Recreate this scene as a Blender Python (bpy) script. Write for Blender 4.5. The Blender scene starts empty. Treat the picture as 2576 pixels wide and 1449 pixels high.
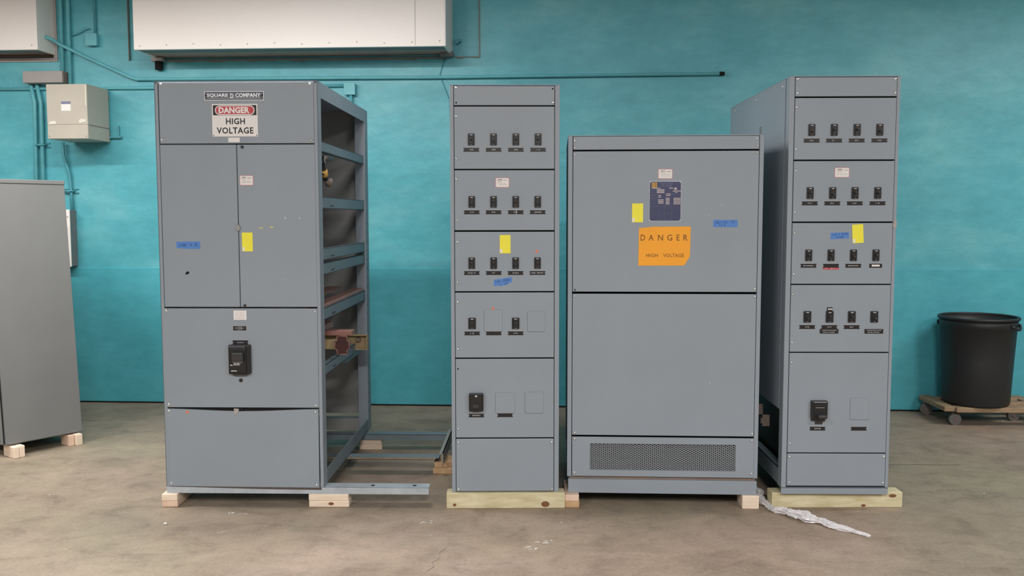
import bpy, bmesh, math, random
from mathutils import Vector, Matrix

scene = bpy.context.scene
col = scene.collection

# ------------------------------------------------------------------ camera
cam_d = bpy.data.cameras.new('camera')
cam = bpy.data.objects.new('camera', cam_d)
col.objects.link(cam)
cam_d.sensor_fit = 'HORIZONTAL'
cam_d.sensor_width = 36.0
cam_d.lens = 36.0 * 2303.2 / 2576.0
cam_d.clip_end = 100
cam.matrix_world = (Matrix.Translation((0, 0, 1.6544)) @ Matrix.Rotation(math.radians(90 - 4.485), 4, 'X')
                    @ Matrix.Rotation(-0.0012, 4, 'Z'))
scene.camera = cam

# ------------------------------------------------------------------ world, lamps, exposure
world = bpy.data.worlds.new('hall_ambient')
scene.world = world
world.use_nodes = True
wb_ = world.node_tree.nodes['Background']
wb_.inputs[0].default_value = (1.0, 0.985, 0.96, 1)
wb_.inputs[1].default_value = 0.16


def lamp(x, y, z, power, sx, sy, colr=(1, 0.975, 0.94), spread=180):
    d = bpy.data.lights.new('ceiling_lamp', 'AREA')
    d.shape = 'RECTANGLE'
    d.size = sx
    d.size_y = sy
    d.energy = power
    d.color = colr
    d.spread = math.radians(spread)
    o = bpy.data.objects.new('ceiling_lamp', d)
    o.location = (x, y, z)
    col.objects.link(o)
    return o


# row of lamps close to the wall, and rows out in the hall behind the camera
for lx, ly, lz, p, sx, sy in ((-4.7, 5.3, 3.53, 120, 2.4, 0.2), (-1.9, 5.4, 3.53, 115, 2.4, 0.2), (5.0, 5.2, 3.55, 85, 2.4, 0.2),
                              (-3.6, -0.6, 4.5, 150, 1.25, 0.4), (4.6, -0.6, 4.5, 185, 1.25, 0.4), (0.4, -2.4, 4.5, 470, 1.25, 0.4),
                              (-4.6, -4.5, 4.5, 240, 1.25, 0.4), (5.0, -4.5, 4.5, 210, 1.25, 0.4)):
    lamp(lx, ly, lz, p, sx, sy)

scene.view_settings.view_transform = 'Standard'
scene.view_settings.look = 'None'
scene.view_settings.gamma = 1.0
scene.view_settings.use_curve_mapping = False
scene.view_settings.exposure = 0.0


# ------------------------------------------------------------------ materials
def lin(c):
    out = []
    for v in c[:3]:
        v = v / 255.0
        out.append(v / 12.92 if v <= 0.04045 else ((v + 0.055) / 1.055) ** 2.4)
    return tuple(out) + (1.0,)


def mat(name, rgb, rough=0.5, metal=0.0, var=0.0, scale=6.0, rgb2=None, bump=0.0, bscale=80.0, spec=0.5, stretch=(1, 1, 1)):
    m = bpy.data.materials.new(name)
    m.use_nodes = True
    nt = m.node_tree
    b = nt.nodes['Principled BSDF']
    b.inputs['Roughness'].default_value = rough
    b.inputs['Metallic'].default_value = metal
    b.inputs['Specular IOR Level'].default_value = spec
    c = lin(rgb)
    b.inputs['Base Color'].default_value = c
    if var > 0 or rgb2 or bump > 0:
        tc = nt.nodes.new('ShaderNodeTexCoord')
        mp = nt.nodes.new('ShaderNodeMapping')
        mp.inputs['Scale'].default_value = stretch
        nt.links.new(tc.outputs['Object'], mp.inputs[0])
    if var > 0 or rgb2:
        n = nt.nodes.new('ShaderNodeTexNoise')
        n.inputs['Scale'].default_value = scale
        n.inputs['Detail'].default_value = 6
        n.inputs['Roughness'].default_value = 0.6
        nt.links.new(mp.outputs[0], n.inputs['Vector'])
        r = nt.nodes.new('ShaderNodeValToRGB')
        r.color_ramp.elements[0].position = 0.3
        r.color_ramp.elements[1].position = 0.7
        a = tuple(v * (1 - var) for v in c[:3]) + (1,)
        z = lin(rgb2) if rgb2 else tuple(min(1, v * (1 + var)) for v in c[:3]) + (1,)
        r.color_ramp.elements[0].color = a
        r.color_ramp.elements[1].color = z
        nt.links.new(n.outputs['Fac'], r.inputs[0])
        nt.links.new(r.outputs[0], b.inputs['Base Color'])
    if bump > 0:
        n2 = nt.nodes.new('ShaderNodeTexNoise')
        n2.inputs['Scale'].default_value = bscale
        n2.inputs['Detail'].default_value = 3
        nt.links.new(mp.outputs[0], n2.inputs['Vector'])
        bp = nt.nodes.new('ShaderNodeBump')
        bp.inputs['Strength'].default_value = bump
        bp.inputs['Distance'].default_value = 0.01
        nt.links.new(n2.outputs['Fac'], bp.inputs['Height'])
        nt.links.new(bp.outputs[0], b.inputs['Normal'])
    return m


M = {}
M['gray'] = mat('grey_cabinet_paint', (146, 155, 165), 0.48, var=0.035, scale=2.2, bump=0.03, bscale=260)
M['gray_in'] = mat('grey_inner_sheet', (152, 152, 150), 0.55, var=0.06, scale=3)
M['gray_blue'] = mat('blue_grey_channel_paint', (120, 132, 140), 0.5, var=0.06, scale=6)
M['gray_old'] = mat('flat_grey_cabinet_paint', (121, 122, 122), 0.6, var=0.04, scale=4, bump=0.05, bscale=200)
M['galv'] = mat('galvanised_steel', (182, 190, 198), 0.45, 0.15, var=0.12, scale=14)
M['rusty'] = mat('worn_tan_steel', (150, 135, 112), 0.6, 0.1, var=0.25, scale=9)
M['black'] = mat('black_plastic', (30, 30, 32), 0.4, var=0.1, scale=20)
M['black2'] = mat('black_plastic_lighter', (52, 52, 54), 0.45)
M['plate'] = mat('black_engraved_plate', (32, 32, 35), 0.35)
M['plate_edge'] = mat('plate_bevel_edge', (168, 172, 176), 0.4)
M['joint'] = mat('panel_joint', (84, 87, 94), 0.8)
M['dark_mottle'] = mat('dark_brown_mark', (88, 78, 74), 0.8, var=0.2, scale=30)
M['pan'] = mat('brown_drip_pan', (176, 154, 144), 0.7, var=0.12, scale=5)
M['white'] = mat('white_enamel', (236, 232, 230), 0.4)
M['letter'] = mat('engraved_white_letter', (205, 205, 205), 0.5)
M['dark_letter'] = mat('dark_print', (45, 42, 44), 0.6)
M['red'] = mat('red_enamel', (196, 60, 72), 0.4)
M['pink'] = mat('red_label_border', (214, 150, 160), 0.6)
M['orange'] = mat('orange_placard', (250, 168, 38), 0.55, var=0.03, scale=5)
M['orange_letter'] = mat('brown_placard_print', (120, 72, 16), 0.6)
M['yellow'] = mat('yellow_tag', (246, 236, 66), 0.5, var=0.03, scale=9)
M['tape'] = mat('blue_masking_tape', (88, 136, 206), 0.7, var=0.05, scale=40)
M['ink'] = mat('pen_ink', (52, 76, 128), 0.7)
M['navy'] = mat('navy_data_plate', (62, 66, 102), 0.4, var=0.05, scale=20)
M['navy_line'] = mat('navy_plate_print', (120, 122, 150), 0.5)
M['navy_field'] = mat('navy_plate_field', (196, 184, 186), 0.5)
M['gold'] = mat('gold_logo', (226, 184, 96), 0.5)
M['silver'] = mat('silver_trim', (200, 203, 207), 0.35, 0.5)
M['name_gray'] = mat('nameplate_ground', (92, 92, 100), 0.45)
M['zinc'] = mat('zinc_screw', (225, 228, 230), 0.22, 0.9)
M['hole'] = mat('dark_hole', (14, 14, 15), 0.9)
M['dot'] = mat('orange_dot_sticker', (238, 118, 84), 0.6)
M['copper'] = mat('dull_copper', (176, 128, 118), 0.45, 0.25, var=0.12, scale=12)
M['copper_tan'] = mat('tan_busbar_plating', (176, 154, 118), 0.5, 0.2, var=0.15, scale=10)
M['insul'] = mat('maroon_insulator', (76, 44, 42), 0.5, var=0.1, scale=10)
M['pine'] = mat('fresh_pine', (240, 216, 192), 0.7, rgb2=(248, 230, 210), var=0.08, scale=9, stretch=(1, 1, 8), bump=0.1, bscale=60)
M['pine_pink'] = mat('pink_pine_end', (230, 194, 172), 0.7, rgb2=(238, 210, 188), var=0.08, scale=12, bump=0.1, bscale=60)
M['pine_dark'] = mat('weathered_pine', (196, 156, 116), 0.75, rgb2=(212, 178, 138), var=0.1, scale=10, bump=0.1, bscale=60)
M['treated'] = mat('treated_timber', (204, 190, 146), 0.75, rgb2=(228, 218, 184), var=0.1, scale=7, stretch=(1, 5, 5), bump=0.15, bscale=50)
M['knot'] = mat('wood_knot', (128, 86, 58), 0.8)
M['dolly'] = mat('worn_dolly_board', (142, 122, 100), 0.75, rgb2=(170, 142, 112), var=0.12, scale=8, stretch=(1, 1, 5))
M['can'] = mat('black_bin_plastic', (38, 40, 42), 0.5, var=0.1, scale=4)
M['rubber'] = mat('caster_tyre', (112, 108, 104), 0.6)
M['cream'] = mat('cream_sheet_metal', (250, 242, 236), 0.42, var=0.02, scale=1.4)
M['under'] = mat('rust_brown_underside', (128, 112, 104), 0.7, var=0.15, scale=5)
M['tan'] = mat('tan_enclosure_paint', (190, 182, 168), 0.55, var=0.04, scale=5)
M['scrape'] = mat('pale_paint_scrape', (224, 220, 206), 0.7)
M['trough'] = mat('pinkish_grey_trough', (168, 162, 160), 0.55, var=0.05, scale=6)
M['teal_pipe'] = mat('teal_painted_pipe', (104, 184, 194), 0.4, var=0.08, scale=9)
M['teal_dark'] = mat('teal_fitting', (80, 156, 168), 0.5, var=0.1, scale=9)
M['plaster'] = mat('bare_plaster_edge', (146, 146, 136), 0.8, rgb2=(118, 122, 116), var=0.2, scale=14, bump=0.4, bscale=40)
M['chip'] = mat('paint_chip', (214, 208, 200), 0.7)


def wall_mat(name, c1, c2, c3, rough, bump):
    m = bpy.data.materials.new(name)
    m.use_nodes = True
    nt = m.node_tree
    b = nt.nodes['Principled BSDF']
    b.inputs['Roughness'].default_value = rough
    tc = nt.nodes.new('ShaderNodeTexCoord')
    mp = nt.nodes.new('ShaderNodeMapping')
    mp.inputs['Scale'].default_value = (0.7, 1, 1.5)
    nt.links.new(tc.outputs['Object'], mp.inputs[0])
    n = nt.nodes.new('ShaderNodeTexNoise')
    n.inputs['Scale'].default_value = 1.7
    n.inputs['Detail'].default_value = 8
    n.inputs['Roughness'].default_value = 0.62
    nt.links.new(mp.outputs[0], n.inputs['Vector'])
    r = nt.nodes.new('ShaderNodeValToRGB')
    r.color_ramp.elements[0].position = 0.32
    r.color_ramp.elements[0].color = lin(c1)
    e = r.color_ramp.elements.new(0.52)
    e.color = lin(c2)
    r.color_ramp.elements[-1].position = 0.72
    r.color_ramp.elements[-1].color = lin(c3)
    nt.links.new(n.outputs['Fac'], r.inputs[0])
    nf = nt.nodes.new('ShaderNodeTexNoise')
    nf.inputs['Scale'].default_value = 9
    nf.inputs['Detail'].default_value = 9
    nf.inputs['Roughness'].default_value = 0.72
    nt.links.new(mp.outputs[0], nf.inputs['Vector'])
    rf = nt.nodes.new('ShaderNodeValToRGB')
    rf.color_ramp.elements[0].position = 0.32
    rf.color_ramp.elements[0].color = (0.86, 0.88, 0.88, 1)
    rf.color_ramp.elements[1].position = 0.68
    rf.color_ramp.elements[1].color = (1.08, 1.06, 1.06, 1)
    nt.links.new(nf.outputs['Fac'], rf.inputs[0])
    mx = nt.nodes.new('ShaderNodeMix')
    mx.data_type = 'RGBA'
    mx.blend_type = 'MULTIPLY'
    mx.inputs[0].default_value = 1.0
    nt.links.new(r.outputs[0], mx.inputs[6])
    nt.links.new(rf.outputs[0], mx.inputs[7])
    nt.links.new(mx.outputs[2], b.inputs['Base Color'])
    n2 = nt.nodes.new('ShaderNodeTexNoise')
    n2.inputs['Scale'].default_value = 7
    n2.inputs['Detail'].default_value = 7
    nt.links.new(tc.outputs['Object'], n2.inputs['Vector'])
    bp = nt.nodes.new('ShaderNodeBump')
    bp.inputs['Strength'].default_value = bump
    bp.inputs['Distance'].default_value = 0.02
    nt.links.new(n2.outputs['Fac'], bp.inputs['Height'])
    nt.links.new(bp.outputs[0], b.inputs['Normal'])
    return m


M['wall'] = wall_mat('teal_wall_paint', (80, 168, 181), (93, 180, 192), (118, 193, 201), 0.40, 0.25)
M['wall_low'] = wall_mat('teal_lower_wall_paint', (74, 168, 182), (82, 176, 190), (90, 182, 195), 0.45, 0.08)


def floor_mat():
    m = bpy.data.materials.new('worn_concrete')
    m.use_nodes = True
    nt = m.node_tree
    N = nt.nodes
    L = nt.links
    b = N['Principled BSDF']
    tc = N.new('ShaderNodeTexCoord')

    def noise(scale, det, rough, dist=0.0, st=(1, 1, 1)):
        mp = N.new('ShaderNodeMapping')
        mp.inputs['Scale'].default_value = st
        L.new(tc.outputs['Object'], mp.inputs[0])
        n = N.new('ShaderNodeTexNoise')
        n.inputs['Scale'].default_value = scale
        n.inputs['Detail'].default_value = det
        n.inputs['Roughness'].default_value = rough
        n.inputs['Distortion'].default_value = dist
        L.new(mp.outputs[0], n.inputs['Vector'])
        return n

    def ramp(src, stops):
        r = N.new('ShaderNodeValToRGB')
        r.color_ramp.elements[0].position = stops[0][0]
        r.color_ramp.elements[0].color = stops[0][1]
        r.color_ramp.elements[1].position = stops[-1][0]
        r.color_ramp.elements[1].color = stops[-1][1]
        for p, c in stops[1:-1]:
            e = r.color_ramp.elements.new(p)
            e.color = c
        L.new(src, r.inputs[0])
        return r

    def mix(kind, fac, a, bb):
        x = N.new('ShaderNodeMix')
        x.data_type = 'RGBA'
        x.blend_type = kind
        if isinstance(fac, (int, float)):
            x.inputs[0].default_value = fac
        else:
            L.new(fac, x.inputs[0])
        L.new(a, x.inputs[6])
        if isinstance(bb, tuple):
            x.inputs[7].default_value = bb
        else:
            L.new(bb, x.inputs[7])
        return x.outputs[2]

    base = ramp(noise(0.9, 8, 0.6, 0.6).outputs['Fac'],
                [(0.3, lin((138, 119, 105))), (0.46, lin((156, 138, 121))), (0.58, lin((164, 145, 130))), (0.75, lin((177, 156, 139)))])
    green = ramp(noise(0.55, 6, 0.55, 0.3).outputs['Fac'], [(0.45, (0, 0, 0, 1)), (0.65, (1, 1, 1, 1))])
    c = mix('MIX', green.outputs[0], base.outputs[0], lin((152, 140, 120)))
    dark_mottle = ramp(noise(3.5, 10, 0.7, 0.4).outputs['Fac'], [(0.32, (0.70, 0.69, 0.68, 1)), (0.45, (0.92, 0.92, 0.92, 1)), (0.55, (1.0, 1.0, 1.0, 1)), (0.72, (1.12, 1.12, 1.12, 1))])  # mottled grime on the concrete
    c = mix('MULTIPLY', 1.0, c, dark_mottle.outputs[0])
    scuff = ramp(noise(6, 10, 0.75, 0.8, (0.8, 1.2, 1)).outputs['Fac'], [(0.33, (0.76, 0.75, 0.74, 1)), (0.47, (0.97, 0.97, 0.97, 1)), (0.60, (1.02, 1.02, 1.02, 1)), (0.74, (1.14, 1.13, 1.12, 1))])
    c = mix('MULTIPLY', 1.0, c, scuff.outputs[0])
    fine = ramp(noise(60, 4, 0.7).outputs['Fac'], [(0.3, (0.84, 0.84, 0.84, 1)), (0.7, (1.10, 1.10, 1.10, 1))])
    c = mix('MULTIPLY', 1.0, c, fine.outputs[0])
    v = N.new('ShaderNodeTexVoronoi')
    v.inputs['Scale'].default_value = 3.2
    L.new(tc.outputs['Object'], v.inputs['Vector'])
    sp = ramp(v.outputs['Distance'], [(0.018, (1, 1, 1, 1)), (0.03, (0, 0, 0, 1))])
    c = mix('MIX', sp.outputs[0], c, lin((196, 188, 178)))
    L.new(c, b.inputs['Base Color'])
    rr = ramp(noise(2.2, 5, 0.6).outputs['Fac'], [(0.3, (0.55, 0.55, 0.55, 1)), (0.7, (0.75, 0.75, 0.75, 1))])
    L.new(rr.outputs[0], b.inputs['Roughness'])
    bp = N.new('ShaderNodeBump')
    bp.inputs['Strength'].default_value = 0.12
    bp.inputs['Distance'].default_value = 0.01
    L.new(noise(25, 6, 0.6).outputs['Fac'], bp.inputs['Height'])
    L.new(bp.outputs[0], b.inputs['Normal'])
    return m


M['floor'] = floor_mat()


def film_mat():
    m = bpy.data.materials.new('crumpled_clear_film')
    m.use_nodes = True
    nt = m.node_tree
    b = nt.nodes['Principled BSDF']
    b.inputs['Base Color'].default_value = lin((244, 240, 242))
    b.inputs['Roughness'].default_value = 0.15
    b.inputs['Transmission Weight'].default_value = 0.0
    b.inputs['Alpha'].default_value = 0.70
    return m


M['film'] = film_mat()


# ------------------------------------------------------------------ mesh helpers
class MB:
    def __init__(self):
        self.bm = bmesh.new()

    def box(self, x0, x1, y0, y1, z0, z1, bev=0.0, seg=1):
        vs = [self.bm.verts.new((x, y, z)) for x in (x0, x1) for y in (y0, y1) for z in (z0, z1)]
        idx = ((0, 1, 3, 2), (4, 6, 7, 5), (0, 4, 5, 1), (2, 3, 7, 6), (0, 2, 6, 4), (1, 5, 7, 3))
        fs = [self.bm.faces.new([vs[i] for i in f]) for f in idx]
        if bev > 0:
            es = list({e for f in fs for e in f.edges})
            bmesh.ops.bevel(self.bm, geom=es, offset=bev, segments=seg, affect='EDGES', profile=0.5)
        return self

    def prism(self, pts, y0, y1):
        """polygon given in (x, z), extruded along y from y0 (front) to y1"""
        a = [self.bm.verts.new((x, y0, z)) for x, z in pts]
        b = [self.bm.verts.new((x, y1, z)) for x, z in pts]
        n = len(pts)
        self.bm.faces.new(a)
        self.bm.faces.new(list(reversed(b)))
        for i in range(n):
            j = (i + 1) % n
            self.bm.faces.new([a[j], a[i], b[i], b[j]])
        return self

    def tube(self, pts, r, seg=10, cap=True):
        pts = [Vector(p) for p in pts]
        rings = []
        for i, p in enumerate(pts):
            if i == 0:
                d = pts[1] - p
            elif i == len(pts) - 1:
                d = p - pts[i - 1]
            else:
                d = (pts[i + 1] - p).normalized() + (p - pts[i - 1]).normalized()
            d.normalize()
            up = Vector((0, 0, 1)) if abs(d.z) < 0.9 else Vector((0, 1, 0))
            s = d.cross(up).normalized()
            t = s.cross(d).normalized()
            rr = r[i] if isinstance(r, (list, tuple)) else r
            rings.append([self.bm.verts.new(p + s * rr * math.cos(2 * math.pi * k / seg) + t * rr * math.sin(2 * math.pi * k / seg)) for k in range(seg)])
        for a, b in zip(rings[:-1], rings[1:]):
            for k in range(seg):
                f = self.bm.faces.new([a[k], a[(k + 1) % seg], b[(k + 1) % seg], b[k]])
                f.smooth = True
        if cap:
            self.bm.faces.new(list(reversed(rings[0])))
            self.bm.faces.new(rings[-1])
        return self

    def lathe(self, prof, seg=40, center=(0, 0), caps=False):
        rings = []
        for r, z in prof:
            rings.append([self.bm.verts.new((center[0] + r * math.cos(2 * math.pi * k / seg), center[1] + r * math.sin(2 * math.pi * k / seg), z)) for k in range(seg)])
        for a, b in zip(rings[:-1], rings[1:]):
            for k in range(seg):
                f = self.bm.faces.new([a[k], a[(k + 1) % seg], b[(k + 1) % seg], b[k]])
                f.smooth = True
        if caps:
            self.bm.faces.new(list(reversed(rings[0])))
            self.bm.faces.new(rings[-1])
        return self

    def mesh(self, name, m=None, shift=(0, 0, 0)):
        if any(shift):
            bmesh.ops.translate(self.bm, verts=self.bm.verts, vec=shift)
        bmesh.ops.recalc_face_normals(self.bm, faces=self.bm.faces)
        me = bpy.data.meshes.new(name)
        self.bm.to_mesh(me)
        self.bm.free()
        if m:
            me.materials.append(M[m])
        return me

    def build(self, name, m, parent=None, shift=(0, 0, 0), loc=(0, 0, 0)):
        return link(name, self.mesh(name, m, shift), parent, loc)


def link(name, me, parent=None, loc=(0, 0, 0), rot=(0, 0, 0)):
    o = bpy.data.objects.new(name, me)
    col.objects.link(o)
    o.parent = parent
    o.location = loc
    o.rotation_euler = rot
    return o


def tag(o, label, cat, group=None):
    o['label'] = label
    o['category'] = cat
    if group:
        o['group'] = group
    return o


def empty(name, loc, rz=0.0):
    o = bpy.data.objects.new(name, None)
    o.empty_display_size = 0.1
    col.objects.link(o)
    o.location = loc
    o.rotation_euler = (0, 0, rz)
    return o


def rrect(x0, x1, z0, z1, r, n=5):
    pts = []
    for cx, cz, a0 in ((x1 - r, z1 - r, 0), (x0 + r, z1 - r, 90), (x0 + r, z0 + r, 180), (x1 - r, z0 + r, 270)):
        for k in range(n + 1):
            a = math.radians(a0 + 90 * k / n)
            pts.append((cx + r * math.cos(a), cz + r * math.sin(a)))
    return pts


def text_mesh(body, x0, x1, z0, z1, y, m, bold=0.0, space=1.0, name='lettering', parent=None, shift=(0, 0, 0), shear=0.0, tiltz=0.0):
    cu = bpy.data.curves.new('t', 'FONT')
    cu.body = body
    cu.resolution_u = 2
    cu.space_character = space
    cu.offset = bold
    cu.shear = shear
    o = bpy.data.objects.new('t', cu)
    col.objects.link(o)
    dg = bpy.context.evaluated_depsgraph_get()
    dg.update()
    me = bpy.data.meshes.new_from_object(o.evaluated_get(dg))
    bpy.data.objects.remove(o)
    bpy.data.curves.remove(cu)
    xs = [v.co.x for v in me.vertices]
    ys = [v.co.y for v in me.vertices]
    ax, bx, ay, by = min(xs), max(xs), min(ys), max(ys)
    for v in me.vertices:
        fx = (v.co.x - ax) / (bx - ax)
        fz = (v.co.y - ay) / (by - ay)
        v.co = (x0 + fx * (x1 - x0) + shift[0], y + shift[1], z0 + fz * (z1 - z0) + tiltz * (fx - 0.5) + shift[2])
    me.materials.clear()
    me.materials.append(M[m])
    for p in me.polygons:
        p.material_index = 0
    return link(name, me, parent)


def strokes(x0, x1, z0, z1, y, m, n, seed, name='lettering', parent=None, shift=(0, 0, 0), lw=0.0012, gaps=0.15, slope=0.0):
    """a line of letter-like marks too small to be read: each glyph a few thin strokes"""
    rnd = random.Random(seed)
    mb = MB()
    cw = (x1 - x0) / n
    for i in range(n):
        if rnd.random() < gaps and 0 < i < n - 1:
            continue
        a = x0 + i * cw + cw * 0.12
        b = a + cw * 0.72
        dz = slope * ((a - x0) / (x1 - x0) - 0.5)
        l = min(lw, cw * 0.3)
        if rnd.random() < 0.85:
            mb.box(a, a + l, y - 0.0002, y, z0 + dz, z1 + dz)
        if rnd.random() < 0.6:
            mb.box(b - l, b, y - 0.0002, y, z0 + dz, z1 + dz)
        k = rnd.choice((0, 0.5, 1))
        zz = z0 + (z1 - z0 - l) * k + dz
        mb.box(a, b, y - 0.0002, y, zz, zz + l)
        if rnd.random() < 0.4:
            zz = z1 - l + dz
            mb.box(a, b, y - 0.0002, y, zz, zz + l)
    return mb.build(name, m, parent, shift)


# shared small meshes (local origin at their own centre, front at -y)
def screw_mesh():
    mb = MB()
    prof = [(0.0082, 0.0), (0.0078, 0.002), (0.006, 0.0042), (0.0032, 0.0055), (0.0022, 0.0056), (0.0018, 0.0044)]
    mb.lathe(prof, 12, caps=True)
    bmesh.ops.rotate(mb.bm, verts=mb.bm.verts, matrix=Matrix.Rotation(math.radians(90), 3, 'X'))
    return mb.mesh('screw', 'zinc')


def hole_mesh():
    mb = MB()
    mb.lathe([(0.0045, 0.0), (0.0045, 0.0008)], 12, caps=True)
    bmesh.ops.rotate(mb.bm, verts=mb.bm.verts, matrix=Matrix.Rotation(math.radians(90), 3, 'X'))
    return mb.mesh('screw_hole', 'hole')


SCREW = screw_mesh()
HOLE = hole_mesh()


def screws(pts, parent, y, zb, mesh=None, name='screw'):
    for x, z in pts:
        link(name, mesh or SCREW, parent, (x, y, z - zb))


def breaker_meshes(w, h):
    b = MB()
    b.box(-w / 2, w / 2, -0.010, 0.006, -h / 2, h / 2, 0.0022, 2)
    b.box(-w * 0.36, w * 0.36, -0.014, -0.008, -h * 0.42, h * 0.30, 0.002, 1)
    body = b.mesh('breaker', 'black')
    t = MB()
    t.box(-w * 0.17, w * 0.17, -0.030, -0.013, -h * 0.05, h * 0.12, 0.0025, 2)
    tog = t.mesh('toggle', 'black2')
    k = MB()
    k.prism([(w * 0.22 * math.cos(a * math.pi / 6), h * 0.385 + h * 0.035 * math.sin(a * math.pi / 6)) for a in range(12)], -0.0108, -0.0098)
    mark = k.mesh('rating_mark', 'letter')
    k = MB()
    k.box(-w * 0.14, w * 0.14, -0.0106, -0.0098, -h * 0.465, -h * 0.44)
    return body, tog, mark, k.mesh('foot_glint', 'plate_edge')  # pale bar is a painted highlight on the breaker foot


BRK = breaker_meshes(0.036, 0.062)


def breaker(parent, x, z, zb, y, label=None, flip=False):
    o = link('breaker', BRK[0], parent, (x, y, z - zb))
    t = link('toggle', BRK[1], o, (0, 0, -0.010 if flip else 0.0))
    link('rating_mark', BRK[2], o)
    link('foot_glint', BRK[3], o)
    if label:
        o['label'] = label
    return o


def plate_mesh(w, h, notch=True):
    b = MB()
    n = 0.0045 if notch else 0.0001
    x, z = w / 2, h / 2
    pts = [(-x, -z), (x, -z), (x, -0.0035), (x - n, -0.0022), (x - n, 0.0022), (x, 0.0035), (x, z), (-x, z), (-x, 0.0035), (-x + n, 0.0022), (-x + n, -0.0022), (-x, -0.0035)]
    b.prism(pts, -0.0022, 0.0)
    face = b.mesh('name_plate', 'plate')
    e = MB()
    e.box(-x - 0.0012, x + 0.0012, -0.0026, 0.0, z, z + 0.0022)
    e.box(-x - 0.0016, -x, -0.0014, 0.0, -z, z)
    e.box(x, x + 0.0016, -0.0014, 0.0, -z, z)
    edge = e.mesh('plate_border', 'plate_edge')
    return face, edge


PL = plate_mesh(0.087, 0.0215)


def name_plate(parent, x, z, zb, y, n=4, seed=0, mesh=None, wtxt=None, htxt=0.0068, m='letter', dz=0.0):
    me = mesh or PL
    o = link('name_plate', me[0], parent, (x, y, z - zb))
    link('plate_border', me[1], o)
    if n:
        w = wtxt or n * 0.0058
        strokes(-w / 2, w / 2, -htxt / 2 + dz, htxt / 2 + dz, -0.0023, m, n, seed, parent=o)
    return o


def yellow_tag(parent, x0, x1, z0, z1, zb, y, rot=0.0):
    cx, cz = (x0 + x1) / 2, (z0 + z1) / 2
    w, h = (x1 - x0) / 2, (z1 - z0) / 2
    o = MB().box(-w, w, -0.0014, 0.0, -h, h).build('yellow_tag', 'yellow', parent, loc=(cx, y, cz - zb))
    o.rotation_euler = (0, rot, 0)
    MB().box(-w + 0.002, -w + 0.014, -0.0019, -0.0013, -h + 0.003, -h + 0.024).build('paper_strip', 'white', o)
    o['label'] = 'yellow inventory tag'
    return o


def tape(parent, pts, zb, y, lines, seed):
    """strip of blue tape: polygon in (x, z); lines = list of (x0, x1, z0, z1, n, slope)"""
    o = MB().prism([(x, z - zb) for x, z in pts], y - 0.0008, y).build('blue_tape', 'tape', parent)
    o['label'] = 'blue masking tape with handwriting'
    for i, (x0, x1, z0, z1, n, sl) in enumerate(lines):
        strokes(x0, x1, z0 - zb, z1 - zb, y - 0.0009, 'ink', n, seed + i, 'handwriting', o, lw=0.0018, gaps=0.25, slope=sl)
    return o


def caution(parent, x0, x1, z0, z1, zb, y, seed):
    z0 -= zb
    z1 -= zb
    o = MB().prism(rrect(x0 - 0.003, x1 + 0.003, z0 - 0.003, z1 + 0.003, 0.006), y - 0.0006, y).build('caution_label', 'pink', parent)
    o['label'] = 'small white caution label with a red border'
    MB().prism(rrect(x0, x1, z0, z1, 0.005), y - 0.0011, y - 0.0005).build('label_face', 'white', o)
    w = x1 - x0
    h = z1 - z0
    yy = y - 0.0012
    strokes(x0 + w * .14, x0 + w * .5, z0 + h * .76, z0 + h * .90, yy, 'dark_letter', 7, seed, parent=o, lw=0.002, gaps=0)
    strokes(x0 + w * .58, x0 + w * .93, z0 + h * .72, z0 + h * .80, yy, 'dark_letter', 8, seed + 1, parent=o, lw=0.0008)
    strokes(x0 + w * .08, x0 + w * .5, z0 + h * .60, z0 + h * .66, yy, 'dark_letter', 10, seed + 2, parent=o, lw=0.0006)
    strokes(x0 + w * .10, x0 + w * .85, z0 + h * .40, z0 + h * .46, yy, 'dark_letter', 16, seed + 3, parent=o, lw=0.0005)
    strokes(x0 + w * .12, x0 + w * .92, z0 + h * .22, z0 + h * .28, yy, 'dark_letter', 18, seed + 4, parent=o, lw=0.0005)
    return o


def blank(parent, x0, x1, z0, z1):
    """blank filler plate with a thin dark joint around it"""
    MB().prism(rrect(x0 - 0.0016, x1 + 0.0008, z0 - 0.0022, z1 + 0.0006, 0.009), -0.0043, -0.0035).build('cover_joint', 'joint', parent)
    MB().prism(rrect(x0, x1, z0, z1, 0.008), -0.0050, -0.0042).build('blank_cover', 'gray', parent)


def panel(parent, x0, x1, z1, z0, zb, name='panel', y=-0.004, m='gray'):
    return MB().box(x0, x1, y, 0.012, z0 - zb, z1 - zb, 0.0028, 2).build(name, m, parent)


# ------------------------------------------------------------------ setting: floor and wall
WA, WTH = 7.8663, math.radians(-3.3362)
WE = Vector((math.cos(WTH), math.sin(WTH), 0))
WN = Vector((-math.sin(WTH), math.cos(WTH), 0))


def wpos(x, y, z):
    return Vector((0, WA, 0)) + WE * x + WN * y + Vector((0, 0, z))


fl = MB().box(-14, 14, -5, 9.6, -0.2, 0.0).build('floor', 'floor')
fl['kind'] = 'structure'

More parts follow.
